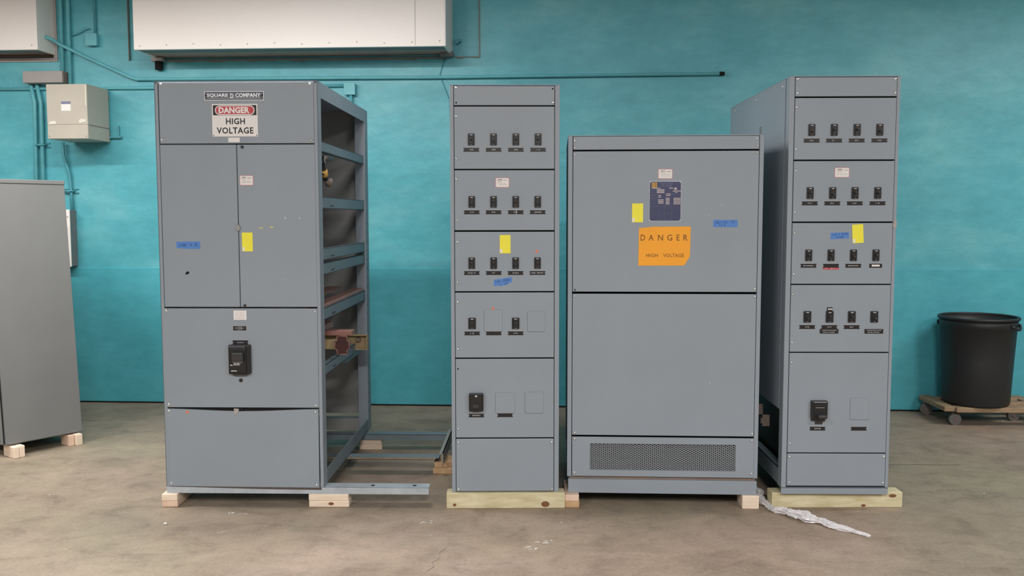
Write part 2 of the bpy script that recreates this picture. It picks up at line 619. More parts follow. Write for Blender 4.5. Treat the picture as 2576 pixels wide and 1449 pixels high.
R1 = (-3.32, -0.27, 3.0)     # recess behind the long cream box: x0, x1, sill height
R2 = (-6.4, -3.955, 3.012)   # recess behind the left cream box
TOP = 5.6
w = MB()
for x0, x1, z0, z1 in ((-13, 13, 1.206, 3.0), (-13, R2[0], 3.0, TOP), (R2[1], R1[0], 3.0, TOP), (R1[1], 13, 3.0, TOP),
                       (R2[0], R2[1], 4.7, TOP), (R1[0], R1[1], 4.7, TOP), (R2[0], R2[1], 3.0, R2[2])):
    w.box(x0, x1, 0.0, 0.3, z0, z1)
wall = w.build('wall_back', 'wall', None)
wall.location = (0, WA, 0)
wall.rotation_euler = (0, 0, WTH)
wall['kind'] = 'structure'
MB().box(R1[0], R1[1], 0.03, 0.2, 3.0, 4.7).build('recess_panel', 'wall', wall)
MB().box(R2[0], R2[1], 0.08, 0.2, R2[2], 4.7).build('recess_panel', 'tan', wall)
# chipped plaster edges of the two openings
rnd = random.Random(3)


def ragged(x0, x1, zt, zb_, n, seed, y0=-0.006):
    r = random.Random(seed)
    top = [(x0 + (x1 - x0) * i / n, zt) for i in range(n + 1)]
    bot = [(x0 + (x1 - x0) * i / n, zb_ + r.uniform(-0.006, 0.006)) for i in range(n + 1)]
    return MB().prism(top + list(reversed(bot)), y0, 0.05)


ragged(R1[0] + 0.24, R1[1] - 0.25, 3.004, 2.985, 40, 1).build('chipped_edge', 'plaster', wall)
ragged(R1[1] - 0.25, R1[1], 3.003, 2.992, 8, 2).build('chipped_edge', 'plaster', wall)
MB().box(R1[0] - 0.003, R1[0] + 0.003, -0.002, 0.03, 2.995, 4.7).build('chipped_edge', 'plaster', wall)
MB().box(R1[1] - 0.006, R1[1] + 0.004, -0.003, 0.03, 2.998, 4.7).build('chipped_edge', 'plaster', wall)
MB().box(R2[0], R2[1] + 0.004, -0.012, 0.08, 2.998, 3.03).build('sill_edge', 'trough', wall)
MB().box(R2[1] - 0.03, R2[1] + 0.004, -0.012, 0.08, 3.03, 4.7).build('sill_edge', 'trough', wall)
wl = MB().box(-13, 13, -0.010, 0.3, 0.012, 1.206, 0.004, 1).build('wall_lower', 'wall_low', None)
wl.location = (0, WA, 0)
wl.rotation_euler = (0, 0, WTH)
wl['kind'] = 'structure'
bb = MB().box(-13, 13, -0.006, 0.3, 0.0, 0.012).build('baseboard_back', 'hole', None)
bb.location = (0, WA, 0)
bb.rotation_euler = (0, 0, WTH)
bb['kind'] = 'structure'


def wroot(name, x, z):
    o = empty(name, wpos(x, 0, z), WTH)
    return o


def wmesh(mb, name, m, x, z):
    o = mb.build(name, m, None, (-x, 0, -z))
    o.location = wpos(x, 0, z)
    o.rotation_euler = (0, 0, WTH)
    return o


# ------------------------------------------------------------------ long cream box above the cabinets
def wall_unit(name, x0, x1, z0, z1, yf, label, seam=None, dots=12):
    r = wroot(name, (x0 + x1) / 2, z0)
    s = (-(x0 + x1) / 2, 0, -z0)
    b = MB()
    b.box(x0, x1, yf, yf + 0.03, z0, z1, 0.004, 2)
    b.box(x0, x0 + 0.02, yf + 0.03, 0.058, z0 + 0.002, z1)
    b.box(x1 - 0.02, x1, yf + 0.03, 0.058, z0 + 0.002, z1)
    b.box(x0, x1, yf + 0.03, 0.058, z1 - 0.02, z1)
    b.build('housing', 'cream', r, s)
    MB().box(x0 + 0.02, x1 - 0.02, yf + 0.03, yf + 0.16, z0 + 0.001, z0 + 0.02).build('bottom_lip', 'gray_old', r, s)
    MB().box(x0 + 0.02, x1 - 0.02, yf + 0.16, 0.058, z0 + 0.010, z0 + 0.03).build('bottom_pan', 'pan', r, s)
    if seam:
        MB().box(seam - 0.0025, seam + 0.0025, yf - 0.001, yf + 0.002, z0 + 0.01, z1).build('seam', 'tan', r, s)
        MB().box(x1 - 0.016, x1 - 0.004, yf - 0.0015, yf, z0 + 0.005, z1).build('corner_trim', 'white', r, s)
    me = None
    for i in range(dots):
        if me is None:
            me = MB()
            me.lathe([(0.006, 0), (0.004, 0.002)], 8, caps=True)
            bmesh.ops.rotate(me.bm, verts=me.bm.verts, matrix=Matrix.Rotation(math.radians(90), 3, 'X'))
            me = me.mesh('rivet', 'tan')
        link('rivet', me, r, (x0 + s[0] + 0.05 + (x1 - x0 - 0.1) * i / (dots - 1), yf, 0.03 + 0.006 * (i % 3)))
    tag(r, label, 'wall unit')
    return r


u1 = wall_unit('wall_unit', -3.075, -0.505, 3.016, 4.6, -0.42, 'long cream sheet-metal box built out from the teal wall above the cabinets', seam=-0.752)
s1 = (1.79, 0, -3.016)
db = MB()
db.box(-3.10, -3.00, -0.06, 0.0, 2.985, 3.02, 0.004, 1)
db.build('drain_bracket', 'trough', u1, s1)
db = MB()
db.tube([(-3.04, -0.035, 2.985), (-3.04, -0.035, 2.915)], 0.033, 14)
db.build('drain_pipe', 'hole', u1, s1)
MB().box(-0.60, -0.49, -0.10, 0.0, 2.995, 3.035, 0.004, 1).build('corner_bracket', 'gray_old', u1, s1)
u2 = wall_unit('wall_unit', -6.2, -3.975, 3.055, 4.6, -0.27, 'cream box in the wall opening cut off by the left picture edge', dots=8)


# ------------------------------------------------------------------ pipes and boxes on the wall
def conduit(pts, r, name, label, m='teal_pipe', group=None):
    c = pts[0]
    o = MB()
    o.tube([(x, y, z) for x, y, z in pts], r, 10)
    o = wmesh(o, name, m, c[0], c[2])
    tag(o, label, 'conduit', group)
    return o


cA = conduit([(-3.975, -0.16, 3.185), (-3.93, -0.11, 3.165), (-3.90, -0.066, 3.135), (-3.80, -0.064, 3.088), (-3.70, -0.028, 3.035), (-3.30, -0.026, 2.855), (-3.25, -0.026, 2.838),
              (-2.0, -0.026, 2.834), (-0.6, -0.026, 2.829), (1.74, -0.026, 2.836)], 0.014, 'conduit',
             'long teal conduit sloping down from the left cream box then running level')
ce = MB()
ce.tube([(1.735, -0.026, 2.836), (1.775, -0.026, 2.836)], 0.016, 8)
ce.build('end_cap', 'hole', cA, (3.975, 0, -3.185))
conduit([(-4.9, -0.016, 2.767), (-3.2, -0.016, 2.764), (-1.43, -0.016, 2.768)], 0.013, 'conduit', 'thin level teal conduit passing behind the grey cabinet to the junction box')
for x0, x1, zl_, lab in ((-3.888, -3.900, 2.906, 'upright teal conduit left of its pair, above the grey trough'), (-3.825, -3.835, 2.80, 'upright teal conduit right of its pair, above the grey trough')):
    conduit([(x0, -0.03, 4.7), (x1, -0.03, zl_)], 0.017, 'conduit', lab, group='upright conduits by the left cream box')
for x0, x1, lab in ((-4.19, -4.18, 'upright teal pipe below the grey trough, left of two'), (-4.135, -4.115, 'upright teal pipe below the grey trough, right of two')):
    c_ = conduit([(x0, -0.03, 2.80), (x0 + 0.03, -0.03, 2.64), (x1, -0.03, 1.73)], 0.017, 'conduit', lab, group='pipes below the grey trough')
conduit([(-3.60, -0.02, 4.7), (-3.60, -0.02, 3.22)], 0.011, 'conduit', 'thin upright teal conduit above the small square junction box', m='teal_dark')
conduit([(-3.83, -0.02, 3.216), (-3.78, -0.02, 3.225), (-3.735, -0.02, 3.242), (-3.69, -0.02, 3.266), (-3.652, -0.015, 3.274)], 0.006, 'cable', 'short thin teal cable curving left of the small junction box', m='teal_dark')
conduit([(-3.912, -0.05, 2.30), (-3.911, -0.05, 2.19), (-3.895, -0.04, 2.11), (-3.875, -0.03, 2.03), (-3.865, -0.03, 1.88), (-3.862, -0.03, 1.70)], 0.013, 'flexible_conduit',
        'bent dark teal conduit hanging below the tan enclosure', m='teal_dark')
conduit([(-1.373, -0.03, 2.70), (-1.373, -0.03, 1.4)], 0.014, 'conduit', 'upright teal conduit below the junction box behind the open cabinet')
conduit([(-0.565, -0.004, 2.99), (-0.61, -0.004, 2.86), (-0.60, -0.004, 2.82), (-0.53, -0.004, 2.64), (-0.52, -0.004, 2.2)], 0.005, 'cable', 'thin teal cord hanging below the long cream box', m='teal_dark')


def strap(x, z, label):
    r = wroot('pipe_strap', x, z)
    MB().box(-0.075, 0.075, -0.012, 0.0, 0.012, 0.022).build('strut_flange', 'teal_dark', r)
    MB().box(-0.075, 0.075, -0.012, 0.0, -0.022, -0.012).build('strut_flange', 'teal_dark', r)
    b = MB()
    b.tube([(-0.05, -0.02, 0), (-0.03, -0.05, 0), (0.0, -0.055, 0), (0.03, -0.05, 0), (0.05, -0.02, 0)], 0.009, 6)
    b.build('clamp', 'teal_dark', r)
    tag(r, label, 'pipe strap')


strap(-4.125, 2.28, 'teal pipe strap across the two pipes below the grey trough')
strap(-3.885, 1.88, 'teal pipe strap on the bent conduit below the tan enclosure')


def jbox(x0, x1, z0, z1, d, name, label, m='teal_pipe'):
    r = wroot(name, (x0 + x1) / 2, z0)
    s = (-(x0 + x1) / 2, 0, -z0)
    MB().box(x0, x1, -d, 0.0, z0, z1, 0.004, 1).build('box', m, r, s)
    MB().box(x0 - 0.004, x1 + 0.004, -d - 0.006, -d, z0 - 0.004, z1 + 0.004, 0.002, 1).build('cover', m, r, s)
    tag(r, label, 'junction box')
    return r


jbox(-3.672, -3.578, 3.128, 3.225, 0.05, 'junction_box', 'small square teal junction box under the thin upright conduit')
jbox(-1.425, -1.335, 2.69, 2.785, 0.05, 'junction_box', 'small teal junction box behind the open cabinet top corner')
wmesh(MB().box(-0.473, -0.452, -0.014, 0.03, 3.11, 3.15).box(-0.452, -0.432, -0.010, 0.03, 3.125, 3.15), 'wall_bracket', 'teal_dark', -0.45, 3.13)
tag(bpy.data.objects['wall_bracket'], 'small teal bracket on the wall right of the long cream box', 'bracket')

# trough, transformer enclosure, panelboard
r = wroot('wire_trough', -4.03, 2.805)
s = (4.03, 0, -2.805)
MB().box(-4.215, -3.865, -0.10, 0.0, 2.805, 2.905, 0.003, 1).build('trough_body', 'trough', r, s)
MB().box(-4.215, -3.865, -0.104, -0.10, 2.808, 2.902).build('cover', 'trough', r, s)
MB().box(-3.865, -3.858, -0.097, 0.0, 2.808, 2.902).build('end_plate', 'under', r, s)
tag(r, 'pinkish grey wiring trough above the tan enclosure', 'wiring trough')

r = wroot('transformer_enclosure', -3.68, 2.292)
s = (3.68, 0, -2.292)
MB().box(-3.845, -3.50, -0.39, -0.03, 2.30, 2.75, 0.003, 1).build('housing', 'tan', r, s)
MB().box(-3.845, -3.50, -0.394, -0.39, 2.42, 2.748, 0.0015, 1).build('front_cover', 'tan', r, s)
MB().box(-3.845, -3.50, -0.394, -0.39, 2.302, 2.414, 0.0015, 1).build('lower_cover', 'tan', r, s)
MB().box(-3.72, -3.64, -0.396, -0.393, 2.53, 2.585).build('rating_label', 'white', r, s)
MB().box(-3.72, -3.64, -0.396, -0.393, 2.587, 2.607).build('rating_label', 'navy_line', r, s)
MB().prism([(-3.835, 2.418), (-3.77, 2.422), (-3.775, 2.448), (-3.82, 2.445)], -0.396, -0.393).build('paint_scrape', 'scrape', r, s)
MB().prism([(-3.57, 2.43), (-3.52, 2.44), (-3.51, 2.455), (-3.55, 2.465), (-3.575, 2.45)], -0.396, -0.393).build('paint_scrape', 'scrape', r, s)
MB().box(-3.513, -3.505, -0.396, -0.393, 2.57, 2.74).build('paint_scrape', 'scrape', r, s)
MB().box(-3.501, -3.498, -0.38, -0.03, 2.412, 2.418).build('seam', 'under', r, s)
MB().box(-3.52, -3.40, -0.035, 0.0, 2.335, 2.35).box(-3.43, -3.42, -0.02, 0.0, 2.35, 2.44).build('mounting_bracket', 'teal_dark', r, s)
MB().box(-3.84, -3.51, -0.03, 0.0, 2.35, 2.39).box(-3.84, -3.51, -0.03, 0.0, 2.66, 2.70).build('mounting_rail', 'under', r, s)
for x in (-3.83, -3.515):
    link('screw', SCREW, r, (x + 3.68, -0.394, 2.325 - 2.292))
tag(r, 'tan metal transformer enclosure with white label hung on the teal wall', 'electrical box')

r = wroot('panelboard', -4.04, 1.215)
s = (4.04, 0, -1.215)
MB().box(-4.24, -3.842, -0.11, 0.0, 1.222, 1.712, 0.003, 1).build('cabinet_box', 'gray_old', r, s)
MB().box(-4.245, -3.838, -0.122, -0.11, 1.218, 1.716, 0.003, 1).build('front_trim', 'cream', r, s)
link('screw', SCREW, r, (0.185, -0.122, 0.44))
tag(r, 'white faced electrical panel on the wall behind the plain left cabinet', 'electrical panel')


# ------------------------------------------------------------------ switchboard section (open right side)
def cabinet_root(name, x, y, rot, zb, label):
    o = empty(name, (x, y, zb), rot)
    tag(o, label, 'electrical cabinet')
    return o


def knob(parent, x, z, zb, r, m='black2', name='latch_knob', d=0.012):
    k = MB()
    k.lathe([(r, 0.0), (r, d * 0.7), (r * 0.7, d)], 14, caps=True)
    bmesh.ops.rotate(k.bm, verts=k.bm.verts, matrix=Matrix.Rotation(math.radians(90), 3, 'X'))
    return k.build(name, m, parent, loc=(x, -0.004, z - zb))


ZB = 0.076
W1, D1, T1 = 0.910, 1.492, 2.400
c1 = cabinet_root('switchboard_cabinet', -1.9811, 5.1414, -0.0260, ZB, 'wide grey switchboard cabinet with open right side and danger sign on top')
S = (0, 0, -ZB)
FB = 0.114
# posts: left front / rear, right front / rear (angle profile)
for x0, x1, xi in ((0.0, 0.018, 0.05), (0.892, W1, 0.872)):
    for y0, y1, yi in ((0.0, 0.075, 0.004), (1.385, D1, 1.488)):
        p = MB()
        if x0 < 0.1:
            p.box(0.0, 0.004, y0, y1, FB, T1)
            p.box(0.0, 0.02, min(y0, yi) if y0 < 1 else 1.488, (y0 + 0.004) if y0 < 1 else D1, FB, T1)
        else:
            p.box(W1 - 0.005, W1, y0, y1, FB, T1)
            p.box(W1 - 0.021, W1, y0 if y0 < 1 else 1.488, (y0 + 0.004) if y0 < 1 else D1, FB, T1)
            if y0 > 1:
                p.box(W1 - 0.07, W1 - 0.005, y0, y0 + 0.004, FB, T1)
        p.build('post', 'gray', c1, S)
# holes along the rear right post
hm = MB()
hm.lathe([(0.006, 0.0), (0.006, 0.0008)], 8, caps=True)
bmesh.ops.rotate(hm.bm, verts=hm.bm.verts, matrix=Matrix.Rotation(math.radians(90), 3, 'Y'))
hm = hm.mesh('post_hole', 'hole')
for k in range(22):
    link('post_hole', hm, c1, (W1, 1.405, 0.26 + k * 0.064 - ZB))
MB().box(0.0, W1, 0.0, D1, T1 - 0.004, T1 + 0.001).build('top_cover', 'gray', c1, S)
MB().box(0.004, W1 - 0.004, 0.0, 0.05, T1 - 0.012, T1 - 0.004).build('top_edge', 'gray', c1, S)
MB().box(W1 - 0.006, W1, 0.075, 1.385, 2.315, T1 - 0.004).build('top_rail', 'gray', c1, S)
MB().box(W1 - 0.055, W1 - 0.001, 0.075, 1.385, FB, FB + 0.006).box(W1 - 0.007, W1 - 0.001, 0.075, 1.385, FB, FB + 0.085).build('bottom_rail', 'gray_blue', c1, S)
MB().box(0.002, 0.006, 0.05, 1.44, FB, T1 - 0.004).build('side_panel', 'gray_in', c1, S)
MB().box(0.02, W1 - 0.075, 1.482, 1.487, 0.22, T1 - 0.004).build('rear_panel', 'gray_in', c1, S)
MB().box(0.02, W1 - 0.02, 1.40, 1.486, FB, 0.20).build('rear_rail', 'gray_in', c1, S)
# cross rails seen through the open side
for z0, z1, xo, m in ((2.022, 2.078, 0.01, 'gray_blue'), (1.700, 1.765, 0.01, 'gray_blue'), (1.405, 1.470, 0.01, 'gray_blue'), (1.322, 1.386, 0.01, 'gray_blue'), (1.062, 1.128, 0.01, 'gray_blue'),
                      (0.742, 0.800, 0.01, 'gray_blue')):
    x1 = W1 - xo
    yend = 1.385 if z0 > 0.8 else 1.0
    b = MB()
    b.box(x1 - 0.004, x1, 0.075, yend, z0, z1)
    b.box(x1 - 0.035, x1, 0.075, yend, z1 - 0.004, z1)
    b.box(x1 - 0.035, x1, 0.075, yend, z0, z0 + 0.004)
    o = b.build('cross_rail', m, c1, S)
    for y in (0.32, 0.345, 0.37, 0.395):
        if z0 < 1.9:
            link('rail_slot', hm, o, (x1, y, z0 + 0.016 - ZB))
MB().box(0.60, 0.61, 0.075, 0.50, 1.72, 1.81).build('mounting_plate', 'gray_blue', c1, S)
MB().box(0.50, 0.506, 0.075, 1.40, 1.60, 1.648).box(0.44, 0.506, 0.075, 1.40, 1.644, 1.648).build('cross_rail', 'gray_in', c1, S)
MB().box(0.30, 0.36, 0.16, 0.25, 1.48, 1.72).box(0.40, 0.44, 0.22, 0.30, 1.48, 1.70).build('insulator_post', 'black2', c1, S)
MB().box(0.45, 0.456, 0.09, 1.42, 0.40, 0.62).build('inner_sheet', 'gray_in', c1, S)
# copper bars
MB().box(W1 - 0.10, W1 - 0.016, 0.085, 1.37, 1.128, 1.146, 0.002, 1).build('copper_bar', 'copper', c1, S)
MB().box(W1 - 0.26, W1 - 0.16, 0.12, 1.30, 1.150, 1.165, 0.002, 1).build('copper_bar', 'copper', c1, S)
MB().box(0.62, 0.68, 0.55, 0.66, 1.165, 1.21, 0.004, 1).build('insulator', 'insul', c1, S)
MB().box(0.56, 0.64, 0.16, 0.22, 1.165, 1.215, 0.004, 1).build('insulator', 'insul', c1, S)
b = MB()
b.box(0.62, 0.985, 1.016, 1.020, 0.762, 0.862)
b.box(0.62, 0.985, 0.975, 1.016, 0.762, 0.768)
b.box(0.62, 0.985, 0.975, 1.016, 0.856, 0.862)
b.box(0.979, 0.985, 0.975, 1.016, 0.768, 0.856)
b.build('bus_channel', 'copper_tan', c1, S)
MB().box(0.905, 0.935, 0.985, 1.012, 0.815, 0.840, 0.003, 1).build('bus_bolt', 'under', c1, S)
MB().box(0.60, 0.94, 0.32, 0.36, 0.862, 0.918, 0.002, 1).build('bus_bar', 'copper_tan', c1, S)
zz = [(0.934, 0.836), (0.992, 0.836), (0.992, 0.862), (1.006, 0.868), (1.006, 0.914), (0.992, 0.918), (0.992, 0.945), (0.934, 0.945), (0.934, 0.918), (0.920, 0.912), (0.920, 0.868), (0.934, 0.862)]
MB().prism(zz, 0.285, 0.315).build('bus_clamp', 'insul', c1, S)
b = MB()
for i in range(len(zz)):
    k = (i + 1) % len(zz)
    b.tube([(zz[i][0], 0.284, zz[i][1]), (zz[k][0], 0.284, zz[k][1])], 0.0028, 5)
b.build('clamp_edge', 'copper', c1, S)
MB().box(0.80, 0.985, 0.46, 0.55, 0.925, 0.955, 0.003, 1).build('copper_bar', 'copper', c1, S)
MB().box(W1 - 0.16, W1 - 0.10, 0.30, 0.75, 0.945, 0.985, 0.003, 1).build('copper_bar', 'copper', c1, S)
for y in (0.36, 0.56):
    t = MB()
    t.tube([(W1 - 0.13, y, 0.985), (W1 - 0.13, y, 1.03)], 0.006, 8)
    t.build('stud', 'zinc', c1, S)
MB().box(W1 - 0.12, W1 - 0.03, 0.80, 1.30, 0.70, 0.725).build('angle_bracket', 'gray_blue', c1, S)
# hooked cable end hanging near the front post
t = MB()
t.tube([(W1 - 0.014, 0.40, 2.000), (W1 - 0.012, 0.30, 1.995), (W1 - 0.010, 0.20, 1.985), (W1 - 0.010, 0.145, 1.945), (W1 - 0.010, 0.165, 1.905), (W1 - 0.010, 0.21, 1.868)], [0.012, 0.015, 0.020, 0.020, 0.018, 0.016], 10)
cb = t.build('cable_hook', 'black2', c1, S)
t = MB()
t.tube([(W1 - 0.010, 0.205, 1.871), (W1 - 0.010, 0.28, 1.845), (W1 - 0.010, 0.33, 1.868)], [0.016, 0.020, 0.016], 10)
t.build('cable_lug', 'under', cb, S)
t = MB()
t.tube([(W1 - 0.009, 0.155, 1.922), (W1 - 0.009, 0.185, 1.888)], 0.0205, 10)
t.build('yellow_band', 'gold', cb, S)

# front panels
p = panel(c1, 0.026, 0.888, 2.394, 2.0585, ZB, 'upper_panel')
screws(((0.032 + 0.008, 2.383), (0.870, 2.381), (0.040, 2.078), (0.872, 2.076)), p, -0.004, ZB)
p = panel(c1, 0.024, 0.4515, 2.052, 1.1475, ZB, 'door')
o = MB().prism([(0.145, 1.331), (0.158, 1.330), (0.171, 1.339), (0.164, 1.348), (0.154, 1.346)], -0.0046, -0.0035).build('punched_hole', 'hole', p, S)
tape(c1, [(0.101, 1.514), (0.232, 1.516), (0.236, 1.498), (0.233, 1.474), (0.160, 1.474), (0.101, 1.479)], ZB, -0.004, [(0.115, 0.220, 1.488, 1.505, 12, 0.004)], 11)
p = panel(c1, 0.4555, 0.889, 2.052, 1.1475, ZB, 'door')
knob(p, 0.486, 2.039, ZB, 0.008)
knob(p, 0.480, 1.156, ZB, 0.007)
lt = MB().prism([(0.449, 1.612), (0.458, 1.607), (0.466, 1.596), (0.462, 1.576), (0.452, 1.574), (0.444, 1.588)], -0.016, -0.004).build('door_latch', 'gray_in', p, S)
for x0, x1, z, dz in ((0.567, 0.594, 1.590, 0.003), (0.628, 0.652, 1.593, 0.004)):
    MB().prism([(x0, z), (x1, z - 0.001), (x1 - 0.006, z + dz), (x0 + 0.008, z + dz)], -0.0045, -0.0035).build('paint_chip', 'yellow', p, S)
for x, z, a in ((0.716, 1.648, 0.006), (0.722, 1.643, 0.004), (0.797, 1.648, 0.005), (0.800, 1.642, 0.003), (0.69, 1.30, 0.003), (0.66, 1.40, 0.002), (0.705, 1.305, 0.003)):
    MB().prism([(x - a * .5, z - a), (x + a * .4, z - a * .6), (x + a * .5, z + a), (x - a * .2, z + a * .5)], -0.0045, -0.0035).build('paint_chip', 'chip', p, S)
p = panel(c1, 0.018, 0.888, 1.1385, 0.5735, ZB, 'breaker_panel')
screws(((0.033, 1.123), (0.874, 1.121), (0.031, 0.590), (0.871, 0.588)), p, -0.004, ZB)
k = MB()
k.lathe([(0.010, 0.0), (0.010, 0.006), (0.006, 0.008)], 14, caps=True)
bmesh.ops.rotate(k.bm, verts=k.bm.verts, matrix=Matrix.Rotation(math.radians(90), 3, 'X'))
k.build('push_button', 'black', p, loc=(0.447, -0.004, 0.731 - ZB))
# lower panel with a buckled top edge
n = 24
top = [(0.018 + (0.884 - 0.018) * i / n, 0.5655 - 0.013 * math.sin(math.pi * i / n) ** 1.6) for i in range(n + 1)]
lp = MB().prism([(x, z) for x, z in top] + [(0.882, 0.113), (0.019, 0.117)], -0.005, 0.008).build('lower_panel', 'gray', c1, S)
screws(((0.030, 0.552), (0.868, 0.550), (0.032, 0.134), (0.866, 0.129)), lp, -0.005, ZB)
MB().box(0.40, 0.455, -0.001, 0.008, 0.535, 0.570).build('gap_shade_block', 'hole', lp, S)  # near-black block painting the shade in the buckled gap
MB().prism([(0.403, 0.569), (0.432, 0.567), (0.428, 0.548), (0.416, 0.530), (0.404, 0.540)], -0.008, -0.005).build('panel_clip', 'trough', lp, S)
MB().prism([(0.135 + 0.008 * math.cos(a * math.pi / 4), 0.546 + 0.008 * math.sin(a * math.pi / 4)) for a in range(8)], -0.0056, -0.0049).build('dot_sticker', 'dot', lp, S)
MB().box(0.03, 0.88, 0.010, 0.014, 0.45, 0.60).build('gap_shade_sheet', 'hole', lp, S)  # near-black sheet, painted shade for the joint above this panel

# name plate
o = MB().box(0.281, 0.614, -0.0070, -0.004, 2.293, 2.345, 0.001, 1).build('maker_plate', 'silver', c1, S)
MB().box(0.285, 0.610, -0.0076, -0.0068, 2.297, 2.341).build('plate_ground', 'name_gray', o, S)
text_mesh('SQUARE', 0.297, 0.414, 2.3105, 2.3315, -0.0079, 'silver', 0.03, 1.0, parent=o, shift=S)
text_mesh('D', 0.427, 0.446, 2.306, 2.3315, -0.0079, 'silver', 0.03, parent=o, shift=S)
text_mesh('COMPANY', 0.455, 0.596, 2.311, 2.333, -0.0079, 'silver', 0.03, 1.0, parent=o, shift=S)
MB().box(0.300, 0.596, -0.0079, -0.0075, 2.3055, 2.3068).build('rule', 'silver', o, S)
for x in (0.289, 0.605):
    link('rivet', HOLE, o, (x, -0.0076, 2.320 - ZB))
# danger sign
o = MB().box(0.322, 0.576, -0.0058, -0.004, 2.0965, 2.2745).build('danger_sign', 'white', c1, S)
o['label'] = 'white danger high voltage sign'
MB().prism(rrect(0.328, 0.570, 2.213, 2.268, 0.003), -0.0064, -0.0057).build('sign_header', 'dark_letter', o, S)
MB().prism(rrect(0.339, 0.560, 2.2145, 2.2660, 0.0257, 8), -0.0069, -0.0063).build('oval_border', 'white', o, S)
MB().prism(rrect(0.344, 0.555, 2.2190, 2.2615, 0.0212, 8), -0.0074, -0.0068).build('oval_field', 'red', o, S)
text_mesh('DANGER', 0.360, 0.532, 2.2235, 2.2575, -0.0078, 'white', 0.045, 1.02, parent=o, shift=S)
text_mesh('HIGH', 0.399, 0.505, 2.163, 2.197, -0.0062, 'dark_letter', 0.022, 1.08, parent=o, shift=S)
text_mesh('VOLTAGE', 0.346, 0.551, 2.112, 2.147, -0.0062, 'dark_letter', 0.022, 1.08, parent=o, shift=S)
for x in (0.329, 0.569):
    link('rivet', HOLE, o, (x, -0.0058, 2.103 - ZB), (0, 0, 0)).scale = (0.6, 1, 0.6)
# labels
MB().box(0.409, 0.473, -0.0050, -0.004, 2.0655, 2.0905).build('blank_label', 'white', c1, S)['label'] = 'small white blank label'
caution(c1, 0.470, 0.540, 1.830, 1.879, ZB, -0.004, 31)
yellow_tag(c1, 0.472, 0.532, 1.460, 1.565, ZB, -0.004)
o = MB().box(0.414, 0.487, -0.0050, -0.004, 1.074, 1.127).build('paper_label', 'white', c1, S)
for i in range(5):
    strokes(0.424, 0.478 - 0.01 * (i % 2), 1.116 - 0.009 * i - ZB, 1.119 - 0.009 * i - ZB, -0.0051, 'navy_line' if i else 'pink', 14, 50 + i, parent=o, lw=0.0005)
pm = plate_mesh(0.074, 0.024, False)
o = link('name_plate', pm[0], c1, (0.447, -0.004, 1.027 - ZB))
link('plate_border', pm[1], o)
strokes(-0.012, 0.012, 0.0055, 0.0095, -0.0023, 'letter', 6, 60, parent=o, lw=0.0006)
strokes(-0.028, 0.028, -0.0025, 0.0035, -0.0023, 'letter', 14, 61, parent=o, lw=0.0009)
strokes(-0.014, 0.014, -0.0095, -0.0055, -0.0023, 'letter', 8, 62, parent=o, lw=0.0006)
pm2 = plate_mesh(0.088, 0.026)
name_plate(c1, 0.449, 0.9455, ZB, -0.004, 12, 63, pm2, 0.036, 0.006)


